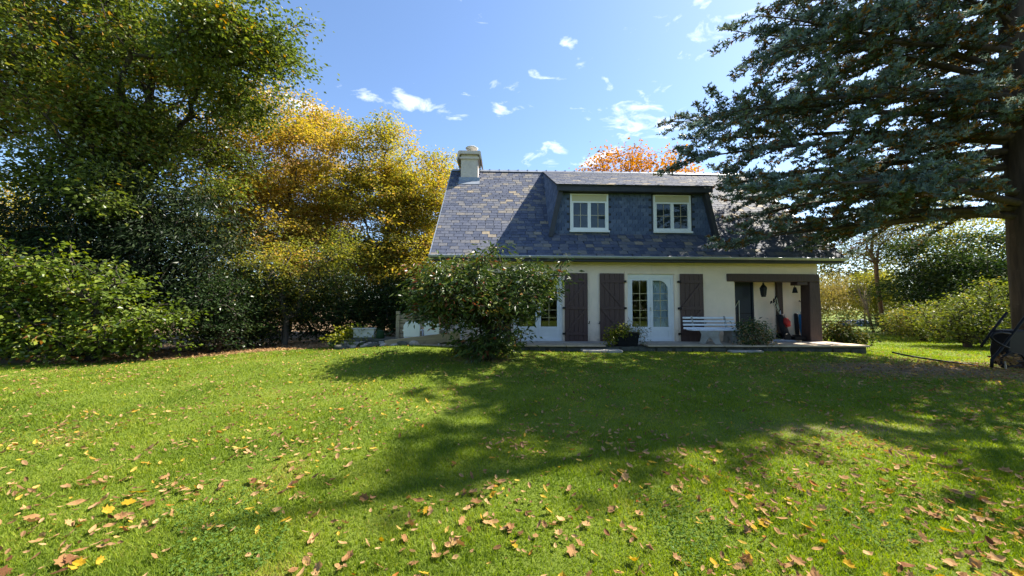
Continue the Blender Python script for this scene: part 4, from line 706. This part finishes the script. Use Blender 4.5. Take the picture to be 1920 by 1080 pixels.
# ------------------------------------------------------------------ blue cedar on the right
def cedar():
    r = np.random.default_rng(77); bx, by = 12.72, 9.0; bz = float(ground(bx, by)); o = empty('cedar_tree', 'big blue green cedar with sweeping boughs filling the upper right corner', 'tree', (bx, by, bz))
    tz = [-.1, .0, .12, .35, 1, 3, 6, 10, 14, 18]; rr = [.62, .56, .47, .40, .37, .34, .30, .23, .14, .04]
    n = 16; V = []; Fc = []
    for z, q in zip(tz, rr):
        for k in range(n): a_ = 6.283 * k / n; f = 1 + .09 * math.sin(a_ * 5 + z * .7) * (1.6 if z < .4 else 1); V.append((q * f * math.cos(a_), q * f * math.sin(a_), z))
    for i in range(len(tz) - 1):
        for k in range(n): Fc.append((i * n + k, i * n + (k + 1) % n, (i + 1) * n + (k + 1) % n, (i + 1) * n + k))
    MB().add(V, Fc).build('trunk', M['bark_c'], o, smooth_=True)
    A, B, ra, rb = [], [], [], []; TA, TB = [], []
    nb_ = 86
    for i in range(nb_):
        t = i / (nb_ - 1); h = 3.7 + 12.4 * t ** 1.15; az = i * 2.39996 + r.normal() * .2
        if i % 3 == 0: az = math.pi + r.uniform(-.80, .30)                 # boughs grow longest over the open lawn
        reach = float(np.interp(h, (2.5, 4, 6.2, 8, 10, 13, 17), (7.2, 8.2, 8.6, 7.0, 5.0, 2.4, .9))) * r.uniform(.84, 1.04)
        dx, dy = math.cos(az), math.sin(az)
        if dx > .2: reach *= .6
        if dy < -.25: reach *= .62
        el = r.uniform(.0, .26) if h < 5 else r.uniform(.02, .42); m = 16; pts = []
        for k in range(m + 1):
            s = k / m; pts.append(np.array([dx * reach * s, dy * reach * s, h + reach * (el * s - .16 * s * s * (1.1 if h < 5 else .75)) + .06 * math.sin(s * 9 + i)]) + np.array([-dy, dx, 0]) * .25 * math.sin(s * 4 + i) * s)
        rad0 = .035 + .0085 * reach
        for k in range(m): A.append(pts[k]); B.append(pts[k + 1]); ra.append(rad0 * (1 - .92 * k / m)); rb.append(rad0 * (1 - .92 * (k + 1) / m))
        ns = int(reach / .25)
        for j in range(ns):
            s = .07 + .93 * j / ns + r.uniform(-.01, .01); s = min(s, .999); k = int(s * m); p = pts[k] + (pts[k + 1] - pts[k]) * (s * m - k)
            side = 1 if j % 2 else -1; ang = side * r.uniform(.55, 1.05); ca, sa = math.cos(ang), math.sin(ang); d = np.array([dx * ca - dy * sa, dx * sa + dy * ca, r.uniform(-.45, .40)])
            if wav(np.array(p[0] + h), np.array(p[1] + 2 * h), .75, 90) + r.normal() * .25 < -.46: continue
            l = (.55 + 1.75 * math.sin(math.pi * min(max(s, .0), 1) ** .8) ** .7 * (.55 + .45 * (1 - s))) * r.uniform(.6, 1.15) * min(1, reach / 6); mm = 5; q = [p]
            for e in range(1, mm + 1): f = e / mm; q.append(p + d * l * f + np.array([0, 0, -.10 * l * f * f]) + r.normal(size=3) * .02)
            for e in range(mm): A.append(q[e]); B.append(q[e + 1]); ra.append(.018 * (1 - .8 * e / mm)); rb.append(.018 * (1 - .8 * (e + 1) / mm))
            nt_ = int(l / (.058 if h < 8.8 else .13)) + 2
            for g in range(nt_):
                f = (g + 1) / nt_; e = min(int(f * mm), mm - 1); pp_ = q[e] + (q[e + 1] - q[e]) * (f * mm - e); s2 = 1 if g % 2 else -1; a2 = s2 * r.uniform(.5, 1.1); d2 = np.array([d[0] * math.cos(a2) - d[1] * math.sin(a2), d[0] * math.sin(a2) + d[1] * math.cos(a2), r.uniform(-.1, .42)]); l2 = r.uniform(.13, .27)
                TA.append(pp_); TB.append(pp_ + d2 * l2)
                if r.uniform() < .55: TA.append(pp_ + d2 * l2 * .5); TB.append(pp_ + d2 * l2 * .5 + np.array([d2[1] * s2, -d2[0] * s2, r.uniform(-.1, .5)]) * l2 * .6)
    A, B, ra, rb = map(np.array, (A, B, ra, rb)); TA, TB = np.array(TA), np.array(TB); org_ = np.array([bx, by, bz])
    k1 = (B[:, 2] > 3.05) & ~in_house(B + org_, .15) & ~in_house(A + org_, .15); k2 = ~in_house(TB + org_, .25) & (TB[:, 2] > 3.15)
    cut = 1.0 + 0 * TB[:, 0]
    segs_mesh('branches', A[k1], B[k1], ra[k1], rb[k1], M['bark_c'], o, 5)
    TA, TB = TA[k2], TB[k2]; nn = 11; n = len(TA); ax = TB - TA; l = np.linalg.norm(ax, axis=1, keepdims=True); ax = ax / l
    f = r.uniform(.0, 1.0, (n, nn, 1)); base = TA[:, None] + ax[:, None] * l[:, None] * f; rd = r.normal(size=(n, nn, 3)); rd[..., 2] += .25; rd = unit(rd - (rd * ax[:, None]).sum(-1, keepdims=True) * ax[:, None]); d = unit(ax[:, None] * r.uniform(.5, 1.1, (n, nn, 1)) + rd); sdv = unit(np.cross(d, r.normal(size=(n, nn, 3)))); nl = r.uniform(.055, .105, (n, nn, 1)); wv = .024
    Vt = np.stack([base - sdv * wv, base + sdv * wv, base + d * nl], 2).reshape(-1, 3); Ft = np.arange(n * nn * 3).reshape(-1, 3)
    old = np.clip((1.15 - np.linalg.norm(TA[:, :2], axis=1) / 8.0), 0, 1) * .42 + .08                       # older twigs near the trunk keep more brown needles
    br = r.uniform(0, 1, n) < old * .75; tn = np.where(br, r.uniform(.78, 1, n), r.uniform(0, .76, n)); tn = np.clip(np.repeat(tn, nn) + r.normal(0, .04, n * nn), 0, 1)
    nd = np_mesh('needles', Vt, Ft, M['cedar'], o, tn); nd['kind'] = 'stuff'
    print('cedar twigs', n)
cedar()

# ------------------------------------------------------------------ grass blades, clover, fallen leaves
def lawn_pts(r, n, d0, d1, power=1.0, xmax=1.55):
    """points over the lawn in front, thinning with distance"""
    u_ = r.uniform(0, 1, n); y = d0 * (d1 / d0) ** (u_ ** power); x = r.uniform(-xmax, xmax, n) * y; return x, y
def on_lawn(x, y):
    p = np.stack([x, y, 0 * x], -1) - np.array([0, 11.7, 0]); uu = p @ hu; vv = p @ hv
    bad = (uu > -3.4) & (uu < 10.3) & (vv > -1.43) & (vv < 9); bad |= (y > 10.2 + .32 * (x + 8.5)) & (x < -4.2) & (y > 9.2); return ~bad & (np.hypot(x - 12.72, y - 9) > .55) & (x < 60)
r = np.random.default_rng(99); x, y = lawn_pts(r, 690000, 1.35, 24, .86); k = on_lawn(x, y) & (r.uniform(0, .75, len(x)) > soil_at(x, y)); x, y = x[k], y[k]; n = len(x); z = ground(x, y) - .005
hgt = r.uniform(.014, .042, n) * (1 + .4 * wav(x, y, 1.6, 8)) * np.clip(.85 + y * .02, 1, 1.3); wv = .0016 + .0009 * y; a_ = r.uniform(0, 6.283, n); lean = r.normal(0, .55, (n, 2)); B0 = np.stack([x, y, z], -1); S = np.stack([np.cos(a_), np.sin(a_), 0 * a_], -1) * wv[:, None]; Tp = B0 + np.stack([lean[:, 0] * hgt, lean[:, 1] * hgt, hgt], -1)
V = np.stack([B0 - S, B0 + S, Tp], 1).reshape(-1, 3); tn = np.clip(.46 + .20 * wav(x, y, .7, 5) + .22 * wav(x, y, 2.6, 6) + .35 * smooth(.45, 1.0, wav(x, y, 1.3, 61)) + r.normal(0, .17, n), 0, 1)
gr = np_mesh('grass', V, np.arange(3 * n).reshape(-1, 3), M['grass'], None, tn); gr['kind'] = 'stuff'
x, y = lawn_pts(r, 60000, 1.5, 8, .9, 1.45); k = on_lawn(x, y) & (wav(x, y, 1.1, 9) > .42); x, y = x[k], y[k]; n = len(x); P = np.stack([x, y, ground(x, y) + r.uniform(.015, .04, n)], -1); D = r.normal(size=(n, 3)) * np.array([1, 1, .25]); Nn = r.normal(size=(n, 3)) * .4 + np.array([0, 0, 1]); s_ = r.uniform(.010, .020, n)
cl = leaves('clover', P, D, Nn, s_ * 1.1, s_, M['clover'], None, r.uniform(0, 1, n)); cl['kind'] = 'stuff'
OUT = [np.array([(0, -1), (.28, -.72), (.45, -.35), (.42, .1), (.28, .55), (0, 1), (-.28, .55), (-.42, .1), (-.45, -.35), (-.28, -.72)]),
       np.array([(0, -1), (.2, -.7), (.55, -.55), (.32, -.25), (.62, 0), (.34, .2), (.5, .55), (.2, .5), (0, 1), (-.2, .5), (-.5, .55), (-.34, .2), (-.62, 0), (-.32, -.25), (-.55, -.55), (-.2, -.7)]),
       np.array([(0, -1), (.35, -.6), (.75, -.7), (.6, -.2), (.95, .15), (.5, .3), (.45, .62), (0, 1), (-.45, .62), (-.5, .3), (-.95, .15), (-.6, -.2), (-.75, -.7), (-.35, -.6)])]
def leaf_shape(i, curl, seed):
    q = OUT[i]; rr = np.random.default_rng(seed); ph = rr.uniform(0, 6.283); zf = lambda p: curl * (p[0] ** 2 * .9 + .35 * p[1] ** 2 + .16 * math.sin(p[1] * 4 + ph) + .10 * math.sin(p[0] * 6 + ph))
    inner = q * .5; vs = [(0, 0, zf((0, 0)))] + [(p[0], p[1], zf(p)) for p in inner] + [(p[0], p[1], zf(p) + rr.normal() * .03) for p in q]; n_ = len(q); fs = [(0, 1 + k, 1 + (k + 1) % n_) for k in range(n_)] + [(1 + k, 1 + n_ + k, 1 + n_ + (k + 1) % n_, 1 + (k + 1) % n_) for k in range(n_)]
    return np.array(vs), fs
def leaf_spots(n, d0, d1, seed, p=1.0):
    r = np.random.default_rng(seed); x, y = lawn_pts(r, n, d0, d1, p, 1.45); k = on_lawn(x, y) & (wav(x, y, .8, 4) + .6 * wav(x, y, 2.3, 14) + .5 * wav(x, y, 6.5, 15) + r.normal(0, .45, n) > -.12); return x[k], y[k], r
x, y, r = leaf_spots(15500, 1.7, 14, 71, .56)
ex = r.normal(3.25, .34, 60); ey = r.normal(2.35, .22, 60); x = np.concatenate([ex, x]); y = np.concatenate([ey, y])               # leaves drifted together in the right foreground
ux = r.normal(9.6, 3.0, 4200); uy = r.normal(7.7, 1.0, 4200); k = on_lawn(ux, uy) & (uy < 9.6); x = np.concatenate([x, ux[k]]); y = np.concatenate([y, uy[k]])
sz = .5 * (.036 + .052 * r.uniform(0, 1, len(x)) ** 1.8) * np.where(y < 4, 1.0, .9); view = (np.abs(x) < 1.36 * y) & (y > 2.0); order = np.argsort(np.where(view, -sz / y, 0)); top = order[:300]; rest = order[300:]
KINDS = (('tan', 'tan_l', 'tan dry leaf lying on the lawn', 'tan leaves on the lawn'), ('yellow', 'yel_l', 'clear yellow fallen leaf lying on the lawn', 'yellow leaves on the lawn'), ('brown', 'brn_l', 'dark brown curled leaf lying on the lawn', 'brown leaves on the lawn'))
lib = {}
for kd in range(3):
    for i in range(3):
        for cv in range(2):
            vs, fs = leaf_shape(i, (.28, .6)[cv], kd * 10 + i * 3 + cv); me = bpy.data.meshes.new('fallen_leaf'); me.from_pydata([tuple(p) for p in vs], [], fs); me.materials.append(M[KINDS[kd][1]]); lib[kd, i, cv] = me
def leaf_mat4(x, y, s, r): return Matrix.Translation((x, y, float(ground(x, y)) + .020 + abs(r.normal()) * .010)) @ Matrix.Rotation(r.uniform(0, 6.283), 4, 'Z') @ Matrix.Rotation(r.normal() * .38, 4, 'X') @ Matrix.Rotation(r.normal() * .38, 4, 'Y') @ Matrix.Diagonal((s, s * r.uniform(.85, 1.15), s, 1))
for q in top:
    kd = int(r.choice(3, p=(.74, .11, .15))); o = link('fallen_leaf', lib[kd, int(r.choice(3, p=(.45, .25, .30))), int(r.integers(2))]); o.matrix_world = leaf_mat4(x[q], y[q], sz[q], r); tag(o, KINDS[kd][2], 'leaf', KINDS[kd][3])
VV, FF, TT, off = [], [], [], 0
q = OUT[0]; base_v, _ = leaf_shape(0, .5, 5); nq = len(q); f6 = np.array([(0, 1 + nq + k, 1 + nq + (k + 1) % nq) for k in range(nq)])
for i in rest:
    A = np.array(leaf_mat4(x[i], y[i], sz[i], r)); VV.append(base_v @ A[:3, :3].T + A[:3, 3]); FF.append(f6 + off); off += len(base_v); TT.append(np.full(nq, r.uniform(0, 1)))
lt = np_mesh('scattered_leaves', np.concatenate(VV), np.concatenate(FF), M['dry'], None, np.concatenate(TT)); lt['kind'] = 'stuff'
r = np.random.default_rng(5); n = 9000; x = r.uniform(-12, -3.8, n); y = r.uniform(9, 14, n); k = (y > 10.3 + .32 * (x + 8.5)); x, y = x[k], y[k]; n = len(x); P = np.stack([x, y, ground(x, y) + r.uniform(.005, .03, n)], -1)
ll = leaves('leaf_litter', P, r.normal(size=(n, 3)) * np.array([1, 1, .2]), r.normal(size=(n, 3)) * .35 + np.array([0, 0, 1]), r.uniform(.05, .09, n), r.uniform(.035, .06, n), M['dry'], None, r.uniform(0, .8, n)); ll['kind'] = 'stuff'
print('tris', sum(len(o.data.loop_triangles) if o.data.loop_triangles else sum(len(p.vertices) - 2 for p in o.data.polygons) if len(o.data.polygons) < 4000 else len(o.data.polygons) for o in col.objects if o.type == 'MESH'))
